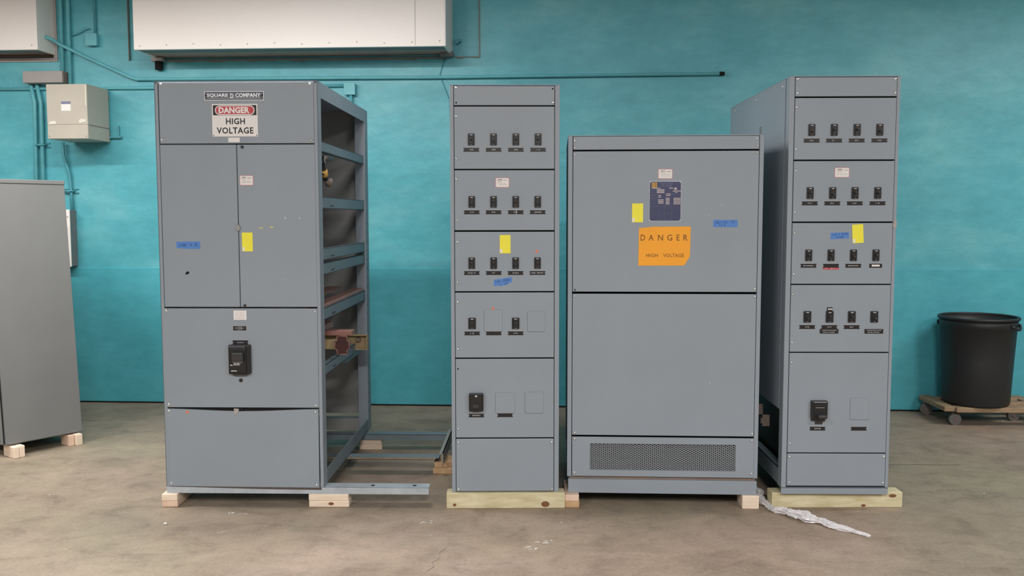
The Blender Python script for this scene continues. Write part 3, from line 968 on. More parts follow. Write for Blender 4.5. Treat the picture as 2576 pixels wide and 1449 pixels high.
def big_breaker(parent, x0, x1, z0, z1, zb, y, style):
    """molded-case breaker face: escutcheon, handle, hood"""
    cx, cz, w, h = (x0 + x1) / 2, (z0 + z1) / 2, x1 - x0, z1 - z0
    b = MB()
    b.box(-w / 2, w / 2, -0.028, 0.004, -h / 2, h / 2, 0.004, 2)
    o = b.build('main_breaker', 'black', parent, loc=(cx, y, cz - zb))
    if style == 'main':
        MB().box(-w * 0.42, w * 0.34, -0.036, -0.026, -h * 0.46, h * 0.40, 0.004, 2).build('escutcheon', 'black', o)
        MB().box(-w * 0.27, w * 0.25, -0.060, -0.034, -h * 0.04, h * 0.26, 0.006, 2).build('handle', 'black2', o)
        MB().box(-w * 0.28, w * 0.20, -0.0372, -0.0355, -h * 0.085, -h * 0.070).build('label_line', 'letter', o)
        MB().prism([(-w * 0.25, -h * 0.20), (w * 0.03, -h * 0.20), (w * 0.14, -h * 0.09), (-w * 0.25, -h * 0.09)], -0.0366, -0.0355).build('rating_sticker', 'name_gray', o)
        strokes(-w * 0.23, w * 0.05, -h * 0.18, -h * 0.11, -0.0367, 'letter', 4, 70, parent=o, lw=0.003, gaps=0)
        MB().box(-w * 0.40, -w * 0.28, -0.0366, -0.0355, -h * 0.20, -h * 0.17).build('label_line', 'letter', o)
        MB().box(-w * 0.36, -w * 0.10, -0.0372, -0.0355, -h * 0.395, -h * 0.365).build('label_line', 'letter', o)
        MB().box(-w * 0.44, w * 0.30, -0.038, -0.026, h * 0.42, h * 0.46, 0.001, 1).build('top_ledge', 'name_gray', o)
        MB().prism([(-w * 0.36, -h * 0.5), (w * 0.40, -h * 0.5), (w * 0.30, -h * 0.56), (-w * 0.28, -h * 0.56)], -0.020, 0.0).build('lower_shadow', 'black2', o)  # dark trapezoid shaped as the shadow below the breaker
    elif style == 'flat':
        MB().box(-w * 0.42, w * 0.42, -0.031, -0.026, -h * 0.44, h * 0.44, 0.003, 1).build('escutcheon', 'black', o)
        for sx in (-0.035, 0.035):
            k = MB()
            k.prism([(w * sx + 0.0035 * math.cos(a * math.pi / 5), h * 0.37 + 0.0055 * math.sin(a * math.pi / 5)) for a in range(10)], -0.0318, -0.030)
            k.build('indicator_mark', 'letter', o)
        MB().box(-w * 0.24, w * 0.22, -0.044, -0.030, -h * 0.30, -h * 0.08, 0.003, 1).build('handle', 'black2', o)
        MB().prism([(-w * 0.3, -h * 0.5), (w * 0.25, -h * 0.5), (w * 0.18, -h * 0.60), (-w * 0.22, -h * 0.60)], -0.003, 0.0).build('lower_patch', 'name_gray', o)  # grey trapezoid below the breaker body
    else:
        MB().box(-w * 0.40, w * 0.40, -0.032, -0.026, -h * 0.40, h * 0.42, 0.003, 1).build('escutcheon', 'black', o)
        MB().box(-w * 0.26, w * 0.26, -0.0335, -0.031, h * 0.135, h * 0.150).build('label_line', 'letter', o)
        MB().box(-w * 0.38, w * 0.40, -0.034, -0.026, h * 0.43, h * 0.455).build('top_ledge', 'plate_edge', o)
        MB().box(-w * 0.22, w * 0.30, -0.075, -0.030, -h * 0.40, -h * 0.22, 0.005, 2).build('handle', 'black2', o)
        MB().prism([(-w * 0.46, -h * 0.5), (w * 0.44, -h * 0.5), (w * 0.44, -h * 0.68), (w * 0.30, -h * 0.68), (w * 0.26, -h * 0.86), (-w * 0.18, -h * 0.86), (-w * 0.22, -h * 0.68), (-w * 0.46, -h * 0.68)], -0.004, 0.0).build('mounting_strip', 'black2', o)
    return o


big_breaker(c1, 0.387, 0.509, 0.770, 0.935, ZB, -0.004, 'main')

# base channels, running on past the open side
RX = 1.506
b = MB()
b.box(0.002, RX, -0.001, 0.004, 0.076, FB - 0.001)
b.box(0.002, RX, 0.0, 0.09, FB - 0.005, FB - 0.001)
b.build('base_channel', 'galv', c1, S)
MB().prism([(0.03, 0.1128), (0.895, 0.1128), (0.895, 0.0985), (0.55, 0.1015), (0.25, 0.1085)], -0.0016, -0.0008).build('dark_band', 'dark_mottle', c1, S)  # dark brown band along the channel top, deeper to the right
for x, y in ((1.18, 0.045), (1.42, 0.05)):
    h_ = MB()
    h_.lathe([(0.012, 0.0), (0.012, 0.0006)], 10, caps=True)
    h_.build('bolt_hole', 'hole', c1, loc=(x, y, FB - 0.001 - ZB))
b = MB()
b.box(0.03, RX - 0.01, 0.655, 0.745, FB - 0.004, FB)
b.box(0.03, RX - 0.01, 0.741, 0.745, 0.076, FB - 0.004)
b.build('base_channel', 'gray_blue', c1, S)
MB().box(0.03, RX - 0.03, 0.648, 0.655, FB - 0.010, FB + 0.001).build('bare_edge', 'rusty', c1, S)
b = MB()
b.box(0.01, 1.53, 1.27, 1.275, 0.076, FB)
b.box(0.01, 1.53, 1.27, 1.36, FB - 0.004, FB)
b.build('base_channel', 'gray_blue', c1, S)
b = MB()
b.box(1.520, 1.526, 0.62, 1.27, 0.076, 0.15)
b.box(1.500, 1.526, 0.62, 1.27, 0.146, 0.15)
b.build('end_rail', 'gray_in', c1, S)

# ------------------------------------------------------------------ first breaker tower (middle)
PANX = (0.024, 0.577)


def tower_shell(c, W_, D_, z0, z1, zb, side_left=True, open_low=None, px=PANX):
    Sx = (0, 0, -zb)
    for x0, x1 in ((0.0, px[0] - 0.003), (px[1] + 0.003, W_)):
        MB().box(x0, x1, 0.0, 0.07, z0, z1, 0.001, 1).build('post', 'gray', c, Sx)
    MB().box(0.0, W_, 0.0, D_, z1 - 0.003, z1 + 0.001).build('top_cover', 'gray', c, Sx)
    MB().box(W_ - 0.004, W_, 0.07, D_, z0, z1).build('side_panel', 'gray', c, Sx)
    lo = open_low if open_low else z0
    MB().box(0.0, 0.004, 0.085, D_ - 0.07, lo, z1 - 0.004).build('side_panel', 'gray', c, Sx)
    for x0, x1 in ((0.0, 0.05), (W_ - 0.05, W_ - 0.005)):
        MB().box(x0, x1, D_ - 0.07, D_ - 0.003, z0, z1 - 0.004).build('post', 'gray', c, Sx)
    MB().box(0.05, W_ - 0.05, D_ - 0.006, D_ - 0.002, z0, z1 - 0.004).build('rear_panel', 'gray', c, Sx)
    MB().box(0.02, W_ - 0.02, 0.014, 0.018, z0 + 0.005, z1 - 0.005).build('inner_sheet', 'hole', c, Sx)  # near-black sheet that puts the shade into the panel gaps by colour


c2 = cabinet_root('breaker_cabinet', -0.3418, 5.1044, 0.0110, 0.089, 'tall narrow grey breaker cabinet between the danger-sign cabinet and the shorter cabinet')
ZB2 = 0.089
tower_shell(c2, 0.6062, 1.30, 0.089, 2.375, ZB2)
scr2 = [[(0.036, 2.359), (0.568, 2.279)], [(0.0365, 2.203), (0.0365, 1.971)], [(0.037, 1.857), (0.037, 1.630)], [(0.038, 1.512), (0.039, 1.287)], [(0.038, 1.176), (0.038, 0.911)],
        [(0.037, 0.455)], [(0.037, 0.377), (0.566, 0.378), (0.037, 0.106), (0.567, 0.105)]]
hol2 = {0: [(0.567, 2.353), (0.036, 2.277)], 5: [(0.037, 0.798)]}
for i, (a, b_) in enumerate(((2.3685, 2.2635), (2.257, 1.9155), (1.9085, 1.5765), (1.568, 1.236), (1.2285, 0.8615), (0.854, 0.4045), (0.397, 0.0945))):
    p = panel(c2, PANX[0], PANX[1], a, b_, ZB2, 'breaker_panel' if 0 < i < 6 else 'cover_panel')
    screws(scr2[i], p, -0.004, ZB2)
    screws(hol2.get(i, ()), p, -0.004, ZB2, HOLE, 'screw_hole')
    if i == 4:
        blanks = ((0.186, 0.288, 1.011, 1.133), (0.429, 0.527, 1.008, 1.123))
    elif i == 5:
        blanks = ((0.248, 0.356, 0.547, 0.663), (0.415, 0.519, 0.544, 0.665))
    else:
        blanks = ()
    for x0, x1, z0, z1 in blanks:
        blank(p, x0, x1, z0 - ZB2, z1 - ZB2)
PX4 = ((0.118, 0.241, 0.364, 0.487), (0.119, 0.240, 0.363, 0.485), (0.1175, 0.240, 0.362, 0.484))
for k, (zc, zp, ns) in enumerate(((2.077, 2.0205, (4, 4, 4, 4)), (1.734, 1.6765, (4, 4, 4, 8)), (1.394, 1.3385, (8, 3, 6, 13)))):
    for i in range(4):
        breaker(c2, PX4[k][i], zc, ZB2, -0.004, flip=(i + k) % 3 == 1)
        o = name_plate(c2, PX4[k][i], zp, ZB2, -0.004, ns[i], 100 + k * 10 + i, wtxt=(0.066 if ns[i] == 13 else None))
        if k == 1 and i == 2:
            MB().box(0.002, 0.004, -0.0028, 0.0, -0.012, 0.014).build('white_scratch', 'white', o)
for x in (0.118, 0.362):
    o = breaker(c2, x, 1.056, ZB2, -0.004)
    o.scale = (1.15, 1, 1)
    name_plate(c2, x, 0.9995, ZB2, -0.004, 4, int(x * 1000))
name_plate(c2, 0.239, 0.9995, ZB2, -0.004, 0)
big_breaker(c2, 0.099, 0.180, 0.561, 0.661, ZB2, -0.004, 'flat')
name_plate(c2, 0.140, 0.5325, ZB2, -0.004, 8, 140)
name_plate(c2, 0.3015, 0.5335, ZB2, -0.004, 0)
for x, z in ((0.480, 1.459), (0.235, 1.139)):
    MB().prism([(x + 0.0075 * math.cos(a * math.pi / 4), z - ZB2 + 0.0075 * math.sin(a * math.pi / 4)) for a in range(8)], -0.0048, -0.0038).build('dot_sticker', 'dot', c2)
caution(c2, 0.254, 0.324, 1.816, 1.864, ZB2, -0.004, 32)
yellow_tag(c2, 0.274, 0.334, 1.448, 1.550, ZB2, -0.004)
tape(c2, [(0.240, 1.300), (0.342, 1.316), (0.342, 1.288), (0.300, 1.268), (0.240, 1.265)], ZB2, -0.004, [(0.248, 0.338, 1.288, 1.302, 10, 0.016), (0.274, 0.318, 1.273, 1.281, 5, 0.008)], 80)

# ------------------------------------------------------------------ shorter transformer cabinet
c3 = cabinet_root('transformer_cabinet', 0.3136, 5.1365, -0.0493, 0.076, 'short wide grey cabinet with orange danger placard and mesh vent')
ZB3 = 0.076
S3 = (0, 0, -ZB3)
W3, D3, T3 = 1.0755, 0.93, 2.0998
for x0, x1 in ((0.0, 0.0245), (1.0525, W3)):
    MB().box(x0, x1, 0.0, 0.07, 0.172, T3, 0.001, 1).build('post', 'gray', c3, S3)
for x0, x1 in ((0.0, 0.05), (W3 - 0.05, W3)):
    MB().box(x0, x1, D3 - 0.06, D3, 0.172, T3).build('post', 'gray', c3, S3)
MB().box(0.0, W3, 0.0, D3, T3 - 0.003, T3 + 0.001).build('top_cover', 'gray', c3, S3)
MB().box(0.004, 0.008, 0.07, D3 - 0.06, 0.18, T3 - 0.004).build('side_panel', 'gray', c3, S3)
MB().box(W3 - 0.008, W3 - 0.004, 0.07, D3 - 0.06, 0.18, T3 - 0.004).build('side_panel', 'gray', c3, S3)
MB().box(0.05, W3 - 0.05, D3 - 0.006, D3 - 0.002, 0.18, T3 - 0.004).build('rear_panel', 'gray', c3, S3)
MB().box(0.02, W3 - 0.02, 0.03, 0.034, 0.172, T3 - 0.005).build('inner_sheet', 'hole', c3, S3)  # near-black backing; its colour supplies the shade in gaps and vent
MB().box(0.006, W3 - 0.003, 0.0, 0.05, 0.076, 0.155, 0.002, 1).build('base_plinth', 'gray', c3, S3)
MB().box(0.012, W3 - 0.01, 0.012, D3, 0.155, 0.172).build('base_frame', 'under', c3, S3)
for x0, x1 in ((0.006, 0.05), (W3 - 0.05, W3 - 0.003)):
    MB().box(x0, x1, 0.05, D3, 0.076, 0.155).build('base_side', 'gray_in', c3, S3)
sc3 = ([(0.036, 2.072), (0.0355, 2.035), (1.039, 2.079), (1.041, 2.041)], [(0.036, 1.995), (1.039, 2.003), (1.040, 1.249)], [(0.038, 1.206), (1.040, 1.207), (0.042, 0.427), (1.040, 0.429)])
for i, (a, b_) in enumerate(((2.0945, 2.0215), (2.0130, 1.2310), (1.2190, 0.4130))):
    p = panel(c3, 0.0275, 1.0495, a, b_, ZB3, 'cover_panel')
    screws(sc3[i], p, -0.004, ZB3)
    if i == 1:
        screws([(0.040, 1.241)], p, -0.004, ZB3, HOLE, 'screw_hole')
# vent panel: frame of four strips around an expanded-metal screen
VX0, VX1, VZ0, VZ1 = 0.130, 0.950, 0.212, 0.3645
vp = MB()
vp.box(0.0285, VX0, -0.004, 0.008, 0.176, 0.402)
vp.box(VX1, 1.0515, -0.004, 0.008, 0.176, 0.402)
vp.box(VX0, VX1, -0.004, 0.008, VZ1, 0.402)
vp.box(VX0, VX1, -0.004, 0.008, 0.176, VZ0)
p = vp.build('vent_panel', 'gray', c3, S3)
screws([(0.042, 0.390), (1.040, 0.391), (0.042, 0.196), (1.040, 0.200)], p, -0.004, ZB3)
em = MB()
NX, NZ = 37, 29
cw, ch = (VX1 - VX0) / NX, (VZ1 - VZ0) / NZ
hw = 0.0012
for j in range(NZ):
    for i in range(NX + 1):
        xa = VX0 + (i + (0.5 if j % 2 else 0.0)) * cw
        z0 = VZ0 + j * ch - ZB3
        for d in (-1, 1):
            xb = xa + d * cw * 0.5
            if xb < VX0 - 1e-6 or xb > VX1 + 1e-6 or xa > VX1 + 1e-6:
                continue
            v = [em.bm.verts.new(c) for c in ((xa, 0.0015, z0 - hw), (xb, 0.0015, z0 + ch - hw), (xb, 0.0045, z0 + ch + hw), (xa, 0.0045, z0 + hw))]
            em.bm.faces.new(v)
            v2 = [em.bm.verts.new(c) for c in ((xa, 0.0045, z0 + hw), (xb, 0.0045, z0 + ch + hw), (xb, 0.0055, z0 + ch - hw), (xa, 0.0055, z0 - hw))]
            em.bm.faces.new(v2)
o = em.build('vent_screen', 'plate_edge', p)
# placard, plate, tags
caution(c3, 0.501, 0.574, 1.863, 1.911, ZB3, -0.004, 33)
yellow_tag(c3, 0.356, 0.417, 1.620, 1.724, ZB3, -0.004)
sg = [(0.395, 1.587), (0.483, 1.596), (0.527, 1.594), (0.535, 1.5955), (0.681, 1.596), (0.679, 1.432), (0.672, 1.418), (0.647, 1.379), (0.393, 1.378)]
o = MB().prism([(x, z - ZB3) for x, z in sg], -0.0056, -0.004).build('danger_placard', 'orange', c3)
o['label'] = 'orange danger high voltage placard with a clipped corner'
for ch_, x0, x1 in (('D', 0.405, 0.430), ('A', 0.449, 0.477), ('N', 0.501, 0.529), ('G', 0.551, 0.580), ('E', 0.604, 0.620), ('R', 0.641, 0.665)):
    text_mesh(ch_, x0, x1, 1.518, 1.551, -0.0059, 'orange_letter', 0.004, parent=o, shift=S3)
text_mesh('HIGH', 0.437, 0.501, 1.4255, 1.445, -0.0059, 'orange_letter', 0.008, 1.05, parent=o, shift=S3)
text_mesh('VOLTAGE', 0.531, 0.645, 1.4255, 1.445, -0.0059, 'orange_letter', 0.008, 1.05, parent=o, shift=S3)
tape(c3, [(0.804, 1.633), (0.939, 1.632), (0.938, 1.592), (0.804, 1.593)], ZB3, -0.004, [(0.815, 0.925, 1.612, 1.626, 12, 0.006), (0.838, 0.872, 1.599, 1.608, 4, 0.0)], 90)
dx0, dx1, dz0, dz1 = 0.450, 0.6265, 1.625, 1.847
o = MB().prism(rrect(dx0, dx1, dz0 - ZB3, dz1 - ZB3, 0.004), -0.0054, -0.004).build('data_plate', 'silver', c3)
o['label'] = 'navy rating plate with a gold square logo'
MB().prism(rrect(dx0 + 0.0025, dx1 - 0.0025, dz0 + 0.003 - ZB3, dz1 - 0.003 - ZB3, 0.004), -0.0060, -0.0053).build('plate_face', 'navy', o)
for x in (dx0 + 0.005, dx1 - 0.005):
    for z in (dz0 + 0.006, dz1 - 0.006):
        s_ = link('rivet', SCREW, o, (x, -0.0058, z - ZB3))
        s_.scale = (0.55, 0.5, 0.55)


def dpx(px, py):  # position on the plate from its own proportions (0..1507 x 0..1449 drawing grid)
    return dx0 + (px - 275) / (1195 - 275) * (dx1 - dx0), dz1 - (py - 175) / (1375 - 175) * (dz1 - dz0)


def field(a, b_, c, d, m, name='plate_field'):
    x0, z1 = dpx(a, b_)
    x1, z0 = dpx(c, d)
    return MB().box(x0, x1, -0.0064, -0.0059, z0 - ZB3, z1 - ZB3).build(name, m, o)


lg = field(345, 218, 495, 362, 'gold', 'logo_square')
x0, z1 = dpx(362, 238)
x1, z0 = dpx(478, 342)
MB().box(x0, x1, -0.0067, -0.0063, z0 - ZB3, z1 - ZB3).build('logo_ground', 'orange_letter', o)
x0, z1 = dpx(385, 252)
x1, z0 = dpx(458, 330)
text_mesh('D', x0, x1, z0, z1, -0.0070, 'gold', 0.05, name='logo_letter', parent=o, shift=S3)
x0, z1 = dpx(590, 222)
x1, z0 = dpx(945, 276)
text_mesh('Power-Zone', x0, x1, z0, z1, -0.0063, 'navy_line', 0.01, 1.0, parent=o, shift=S3, shear=0.3)
x0, z1 = dpx(585, 300)
x1, z0 = dpx(935, 340)
strokes(x0, x1, z0 - ZB3, z1 - ZB3, -0.0062, 'navy_line', 16, 200, parent=o, lw=0.0012)
for a in ((355, 375, 600, 396), (845, 370, 960, 395), (990, 368, 1062, 432), (948, 458, 1180, 482), (1015, 500, 1085, 520)):
    field(*a, 'navy_field')
for y0 in (418, 460, 502):
    field(490, y0, 710, y0 + 26, 'navy_field')
for y0 in (545, 592):
    field(755, y0, 888, y0 + 22, 'navy_field')
for y0 in (592, 640):
    field(535, y0, 615, y0 + 24, 'navy_field')
for y0 in (722, 770, 818):
    field(530, y0, 690, y0 + 26, 'navy_field')
for y0 in (672, 714, 757, 800, 843):
    field(750, y0, 862, y0 + 24, 'navy_field')
    field(975, y0, 1068, y0 + 24, 'navy_field')
    field(1074, y0, 1168, y0 + 24, 'navy_field')
for i, (a, b_, c) in enumerate(((295, 430, 460), (295, 500, 460), (290, 560, 510), (290, 600, 510), (290, 645, 520), (290, 690, 520), (290, 740, 510), (290, 820, 480), (910, 555, 1140), (300, 905, 630), (670, 905, 900), (520, 1300, 910))):
    x0, z1 = dpx(a, b_)
    x1, z0 = dpx(c, b_ + 22)
    strokes(x0, x1, z0 - ZB3, z1 - ZB3, -0.0062, 'navy_line', max(4, int((c - a) / 26)), 210 + i, parent=o, lw=0.0007)
for a in ((350, 925, 360, 1280), (530, 925, 538, 1280), (725, 925, 733, 1280), (920, 925, 928, 1280), (350, 1150, 925, 1158)):
    field(*a, 'name_gray', 'diagram_line')
for x, z, a in ((0.85, 1.715, 0.004), (0.78, 1.66, 0.003), (0.80, 0.72, 0.004), (0.33, 1.33, 0.002), (0.25, 0.9, 0.0015)):
    MB().prism([(x - a, z - a - ZB3), (x + a, z - a * .5 - ZB3), (x + a * .6, z + a - ZB3)], -0.0044, -0.0035).build('paint_chip', 'chip', c3)

# ------------------------------------------------------------------ second breaker tower (right)
PX5 = (0.030, 0.5785)
c4 = cabinet_root('breaker_cabinet', 1.5176, 5.0646, -0.0175, 0.089, 'tall grey breaker cabinet on the right, next to the rolling bin, left side showing')
ZB4 = 0.089
S4 = (0, 0, -ZB4)
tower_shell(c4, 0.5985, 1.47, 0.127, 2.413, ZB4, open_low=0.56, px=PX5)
b = MB()
b.box(0.0, 0.5985, 0.0, 0.005, 0.089, 0.127)
b.box(0.0, 0.5985, 0.0, 0.08, 0.122, 0.127)
b.build('base_channel', 'gray', c4, S4)
MB().box(0.0, 0.006, 0.07, 1.40, 0.127, 0.222).box(0.0, 0.05, 0.07, 1.40, 0.217, 0.222).build('bottom_rail', 'gray_blue', c4, S4)
MB().box(0.0, 0.06, 1.30, 1.45, 0.089, 0.127).build('base_channel', 'gray_in', c4, S4)
# copper bus stubs poking out of the open lower side
for y0, z0, z1, x0 in ((0.50, 0.435, 0.500, -0.016), (0.345, 0.397, 0.466, -0.024)):
    MB().box(x0, 0.02, y0, y0 + 0.012, z0, z1, 0.001, 1).box(x0 - 0.012, x0, y0 - 0.012, y0 + 0.014, z0 + 0.02, z1 - 0.02).build('bus_stub', 'under', c4, S4)
MB().box(0.070, 0.074, 0.075, 1.40, 0.127, 0.57).build('inner_sheet', 'black2', c4, S4)  # black sheet added so the open lower side looks shaded
MB().box(0.004, 0.074, 0.075, 1.40, 0.127, 0.130).build('inner_shade_floor', 'black2', c4, S4)  # black bottom sheet added for the same painted shade
for y, z in ((0.141, 2.376), (0.736, 2.376), (1.33, 2.376)):
    o = link('side_screw', SCREW, c4, (0.0, y, z - ZB4), (0, 0, -math.pi / 2))
MB().box(-0.0012, 0.0, 0.60, 0.64, 2.10, 2.20).build('side_scuff', 'gray_old', c4, S4)
scr4 = [[(0.041, 2.397), (0.568, 2.396), (0.042, 2.322), (0.567, 2.321)], [(0.042, 2.246), (0.043, 2.018)], [(0.043, 1.903), (0.042, 1.675)], [(0.042, 1.559), (0.042, 1.334)], [(0.041, 1.219), (0.041, 0.951)],
        [(0.043, 0.839), (0.044, 0.380)], [(0.043, 0.304), (0.568, 0.306), (0.043, 0.155), (0.568, 0.155)]]
for i, (a, b_) in enumerate(((2.4065, 2.3035), (2.2955, 1.9615), (1.954, 1.6225), (1.615, 1.2785), (1.272, 0.8985), (0.892, 0.3275), (0.321, 0.137))):
    p = panel(c4, PX5[0], PX5[1], a, b_, ZB4, 'breaker_panel' if 0 < i < 6 else 'cover_panel')
    screws(scr4[i], p, -0.004, ZB4)
    if i == 5:
        blank(p, 0.374, 0.479, 0.517 - ZB4, 0.639 - ZB4)
for k, (zc, zp, xs, xp) in enumerate(((2.1225, 2.065, (0.122, 0.244, 0.368, 0.491), (0.123, 0.245, 0.368, 0.491)), (1.7795, 1.723, (0.121, 0.244, 0.366, 0.490), (0.121, 0.244, 0.367, 0.491)),
                                      (1.4375, 1.3795, (0.121, 0.244, 0.367, 0.490), (0.122, 0.246, 0.368, None)), (1.096, 1.0385, (0.122, 0.245, 0.367, 0.491), (0.123, 0.245, 0.369, None)))):
    for i in range(4):
        o = breaker(c4, xs[i], zc, ZB4, -0.004, flip=(i + 2 * k) % 3 == 0)
        if k == 3:
            o.scale = (1.12, 1, 1)
        if xp[i] is not None:
            n = 4
            if k == 2:
                n = (12, 0, 11, 0)[i]
            name_plate(c4, xp[i], zp, ZB4, -0.004, n, 300 + 10 * k + i, wtxt=0.056 if n > 4 else None, htxt=0.006)
pm3 = plate_mesh(0.070, 0.0225, False)
o = link('name_plate', pm3[0], c4, (0.491, -0.004, 1.3795 - ZB4))
link('plate_border', pm3[1], o)
MB().box(-0.022, 0.022, -0.0027, -0.0022, -0.0045, 0.0055).build('paper_insert', 'white', o)
o = MB().box(0.203, 0.289, -0.0052, -0.004, 1.358, 1.369).build('red_label_tape', 'red', c4, S4)
strokes(0.212, 0.282, 1.3605 - ZB4, 1.3665 - ZB4, -0.0053, 'white', 12, 340, parent=o, lw=0.0008)
pm4 = plate_mesh(0.102, 0.0245, False)
for x, l2, sd in ((0.2445, 'FRONT PANEL', 1), (0.4915, 'REAR PANEL', 2)):
    o = link('name_plate', pm4[0], c4, (x, -0.0062, 1.0150 - ZB4))
    text_mesh('COMPUTER ROOM', -0.040, 0.040, 0.0025, 0.0085, -0.0024, 'letter', 0.0, 1.0, parent=o)
    text_mesh(l2, -0.033, 0.031, -0.0085, -0.0025, -0.0024, 'letter', 0.0, 1.0, parent=o)
o = MB().box(0.230, 0.259, -0.010, -0.004, 1.127, 1.148, 0.001, 1).build('lockout_clip', 'black', c4, S4)
MB().box(0.2335, 0.2575, -0.0106, -0.0098, 1.1355, 1.1415).build('clip_mark', 'white', o, S4)
big_breaker(c4, 0.152, 0.241, 0.526, 0.626, ZB4, -0.004, 'handle')
name_plate(c4, 0.1945, 0.4655, ZB4, -0.004, 6, 350, htxt=0.008)
name_plate(c4, 0.424, 0.4655, ZB4, -0.004, 0)
caution(c4, 0.256, 0.330, 1.867, 1.915, ZB4, -0.004, 34)
yellow_tag(c4, 0.359, 0.419, 1.5045, 1.6070, ZB4, -0.004, rot=-0.06)
tape(c4, [(0.239, 1.560), (0.340, 1.565), (0.341, 1.530), (0.240, 1.525)], ZB4, -0.004, [(0.248, 0.335, 1.547, 1.558, 10, 0.006), (0.270, 0.312, 1.533, 1.541, 5, 0.0)], 95)
MB().prism([(0.578, 1.60), (0.596, 1.635), (0.600, 1.630), (0.600, 1.585), (0.590, 1.586)], -0.002, 0.0).build('grey_tape', 'trough', c4, S4)

# ------------------------------------------------------------------ plain cabinet cut by the left picture edge (leaning, right side on blocks)
near = Vector((-3.473, 6.168, 0.089))
e1 = Vector((0.608, 0.794, 0))
e2 = Vector((-0.794, 0.608, 0))
c0 = empty('plain_cabinet', near, math.atan2(e1.y, e1.x))
c0.rotation_euler = (math.radians(-4.0 + 8.0 * 0), 0, math.atan2(e1.y, e1.x))
# local x = along the visible side, local y = away to the left, z = up ; lean turns the top towards +y
L0, W0, H0 = 0.54, 1.15, 1.83
MB().box(0.0, L0, 0.003, W0, 0.0, H0 - 0.002, 0.003, 1).build('carcass', 'gray_old', c0)
MB().box(0.006, L0, -0.001, 0.004, 0.004, H0 - 0.035, 0.002, 1).build('side_panel', 'gray_old', c0)
MB().box(-0.002, L0 + 0.004, -0.004, W0, H0 - 0.030, H0, 0.004, 1).build('top_cap', 'gray_old', c0)
MB().box(-0.016, -0.002, 0.012, W0 - 0.01, 0.01, H0 - 0.04, 0.003, 1).build('front_door', 'gray_old', c0)
MB().box(-0.003, 0.001, 0.001, 0.012, 0.01, H0 - 0.04).build('door_gap', 'hole', c0)
screws([], c0, 0, 0)
tag(c0, 'plain flat grey metal cabinet cut off by the left picture edge', 'cabinet')


# ------------------------------------------------------------------ timber blocks
def wood(name, x0, x1, y0, y1, z0, z1, rz, m, label, group=None, bev=0.004, knots=()):
    """block given by its front-left floor corner extents, turned about its centre"""
    cx, cy = (x0 + x1) / 2, (y0 + y1) / 2
    a, b_ = (x1 - x0) / 2, (y1 - y0) / 2
    o = MB().box(-a, a, -b_, b_, 0, z1 - z0, bev, 2).build(name, m, None, loc=(cx, cy, z0))
    o.rotation_euler = (0, 0, rz)
    for kx, kz, rx, rz_ in knots:
        MB().prism([(kx + rx * math.cos(t * math.pi / 6), kz + rz_ * math.sin(t * math.pi / 6)) for t in range(12)], -b_ - 0.0006, -b_ + 0.001).build('knot', 'knot', o)
    tag(o, label, 'wood block', group)
    return o


G = 'pine offcuts under the danger-sign cabinet'
wood('wood_block', -2.003, -1.914, 5.118, 5.40, 0.0, 0.0378, 0.02, 'pine_pink', 'lower pine offcut, end on, under the danger-sign cabinet left front corner', G)
wood('wood_block', -2.003, -1.914, 5.112, 5.40, 0.0378, 0.0755, 0.02, 'pine', 'upper pine offcut, end on, under the danger-sign cabinet left front corner', G)
wood('wood_block', -1.160, -0.931, 5.112, 5.198, 0.0, 0.0378, 0.0, 'pine', 'lower long pine offcut with a knot under the open cabinet front', G, knots=((0.012, 0.020, 0.016, 0.009),))
wood('wood_block', -1.161, -0.934, 5.110, 5.198, 0.0378, 0.0755, 0.0, 'pine', 'upper long pine offcut touching the steel channel of the open cabinet', G)
wood('wood_block', -1.088, -0.926, 6.405, 6.494, 0.0, 0.0378, 0.0, 'pine', 'lower pine offcut at the back of the open cabinet base', G)
wood('wood_block', -1.082, -0.930, 6.405, 6.494, 0.0378, 0.0755, 0.0, 'pine', 'upper pine offcut at the back of the open cabinet base', G)
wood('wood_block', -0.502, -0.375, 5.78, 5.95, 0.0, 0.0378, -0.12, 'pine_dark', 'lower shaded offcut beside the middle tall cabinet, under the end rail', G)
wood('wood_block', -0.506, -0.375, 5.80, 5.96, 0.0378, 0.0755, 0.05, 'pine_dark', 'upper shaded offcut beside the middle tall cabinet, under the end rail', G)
wood('timber', -0.374, 0.299, 5.085, 5.180, 0.0, 0.0885, 0.012, 'treated', 'pale greenish treated timber under the middle tall cabinet', 'treated timbers under the tall cabinets', 0.004,
     knots=((-0.29, 0.022, 0.010, 0.009), (0.225, 0.024, 0.024, 0.017)))
wood('timber', 1.474, 2.218, 5.092, 5.190, 0.0, 0.0885, 0.006, 'treated', 'yellowish treated timber under the right tall cabinet', 'treated timbers under the tall cabinets', 0.004,
     knots=((0.315, 0.068, 0.022, 0.010), (0.15, 0.012, 0.014, 0.008)))
G3 = 'pine blocks under the short wide cabinet'
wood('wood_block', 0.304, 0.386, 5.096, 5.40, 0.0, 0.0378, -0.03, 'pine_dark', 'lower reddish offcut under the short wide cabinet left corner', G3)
wood('wood_block', 0.304, 0.384, 5.094, 5.40, 0.0378, 0.0755, -0.03, 'pine_pink', 'upper pinkish offcut under the short wide cabinet left corner', G3)
wood('wood_block', 1.303, 1.398, 5.070, 5.20, 0.0, 0.0755, -0.02, 'pine', 'square pale block under the short wide cabinet right corner', G3)
G0 = 'pine blocks under the plain left cabinet'
az = math.atan2(e1.y, e1.x)


